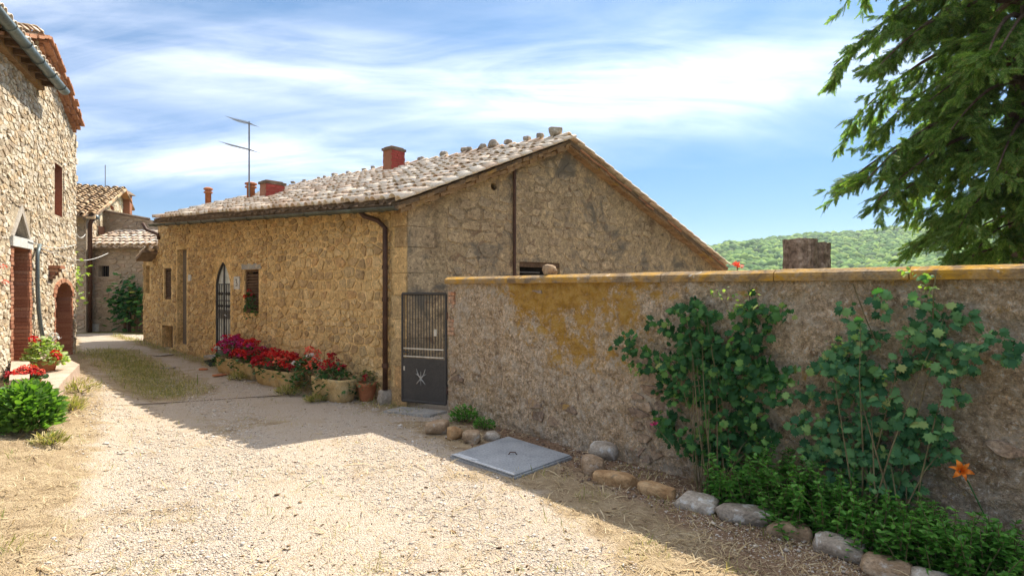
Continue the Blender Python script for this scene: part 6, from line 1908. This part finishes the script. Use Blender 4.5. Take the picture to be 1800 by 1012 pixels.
SP = np.array(SP); SF = np.array(SF); SS = np.array(SS)
up_ = np.tile([0, 0, 1.], (len(SP), 1)) + rng.normal(0, .6, (len(SP), 3))
V, F = scatter(SPRAY[0], SPRAY[1], SP, rot_from(SF, up_), SS)
put('foliage', V, F, M['conifer'], t, kind='stuff')
print('sprays', len(SP), len(F))

# wooded hills: terrain plus the canopy growing on it
SKY_ = [(0, 470), (600, 455), (1000, 446), (1250, 437), (1300, 428), (1350, 418), (1400, 412), (1450, 411), (1500, 409), (1540, 404), (1600, 396), (1700, 384), (1850, 372), (2300, 380), (3200, 420)]
def skyl(px):
    for (a, b), (c, d) in zip(SKY_, SKY_[1:]):
        if a <= px <= c: return b + (d - b) * (px - a) / (c - a)
    return 470
def hill_z(x, y):
    px = 900 + 1000 * x / y
    top = (506 - skyl(px)) / 1000 * 620
    f = (y - 190) / 430
    if f < 0: base = -30
    elif f < 1: base = -30 + (top + 30 - 5) * (f ** .8) 
    else: base = top - 5 - (y - 620) * .12
    return base + 7 * fbm(x * .012, y * .012, 2) * min(1, max(0, f * 1.4)) * (1 if f < .9 else .35)
hx = np.linspace(-420, 1500, 120); hy = np.linspace(150, 1050, 60)
V = [(x, y, hill_z(x, y)) for y in hy for x in hx]
ii = np.arange(len(V)).reshape(len(hy), len(hx)); F = np.stack([ii[:-1, :-1], ii[:-1, 1:], ii[1:, 1:], ii[1:, :-1]], -1).reshape(-1, 4)
M['hill'] = speckled('wooded hill floor', [(.3, (.035, .06, .02)), (.6, (.06, .09, .03))], .05, .95, .8, .3, .3)
put('hill', V, F, M['hill'], None, (0, 0, 0), True, 'structure')
M['canopy'] = leaf_mat('far woodland canopy', [(0, (.045, .11, .032)), (.35, (.085, .19, .042)), (.65, (.15, .27, .055)), (.85, (.23, .35, .07)), (1, (.05, .10, .04))], .2, .8, .1)
N = 15000; P = []; S3 = []
while len(P) < N:
    y = random.uniform(300, 660); x = y * random.uniform(.15, 1.05)
    z = hill_z(x, y)
    if z < .018 * y and random.random() < .8: continue
    s_ = random.uniform(2.0, 4.3) * (1.15 if y > 560 else 1)
    P.append((x, y, z + s_ * .8)); S3.append((s_, s_, s_ * random.uniform(.9, 1.35)))
tv = ICO2[0] * (1 + .28 * np.array([mnoise.noise(Vector(v * 2.6)) for v in ICO2[0]]))[:, None]
Pn = np.array(P)
V, F = scatter(tv, ICO2[1], Pn, rot_from(rand_dirs(N, -.3, .3), np.tile([0, 0, 1.], (N, 1))), np.array(S3))
# leafy roughness: every vertex pushed about
V = V + rng.normal(0, .32, V.shape)
put('woodland', V, F, M['canopy'], None, (0, 0, 0), False, 'stuff')
# air
HAZE = .00022
mb = MB(); mb.frame_box((-3400, -3400, -56), (6800, 0, 0), (0, 6800, 0), (0, 0, 56 + 100))
hm = bpy.data.materials.new('summer haze'); hm.use_nodes = True; hn = hm.node_tree; hn.nodes.clear()
vo_ = nd(hn, 'ShaderNodeVolumePrincipled', {'Color': (.80, .88, 1.0, 1), 'Density': HAZE, 'Anisotropy': .3}); ou = hn.nodes.new('ShaderNodeOutputMaterial'); hn.links.new(vo_.outputs[0], ou.inputs['Volume'])
hobj = mb.build('haze', hm, None, (0, 0, 0), kind='stuff')
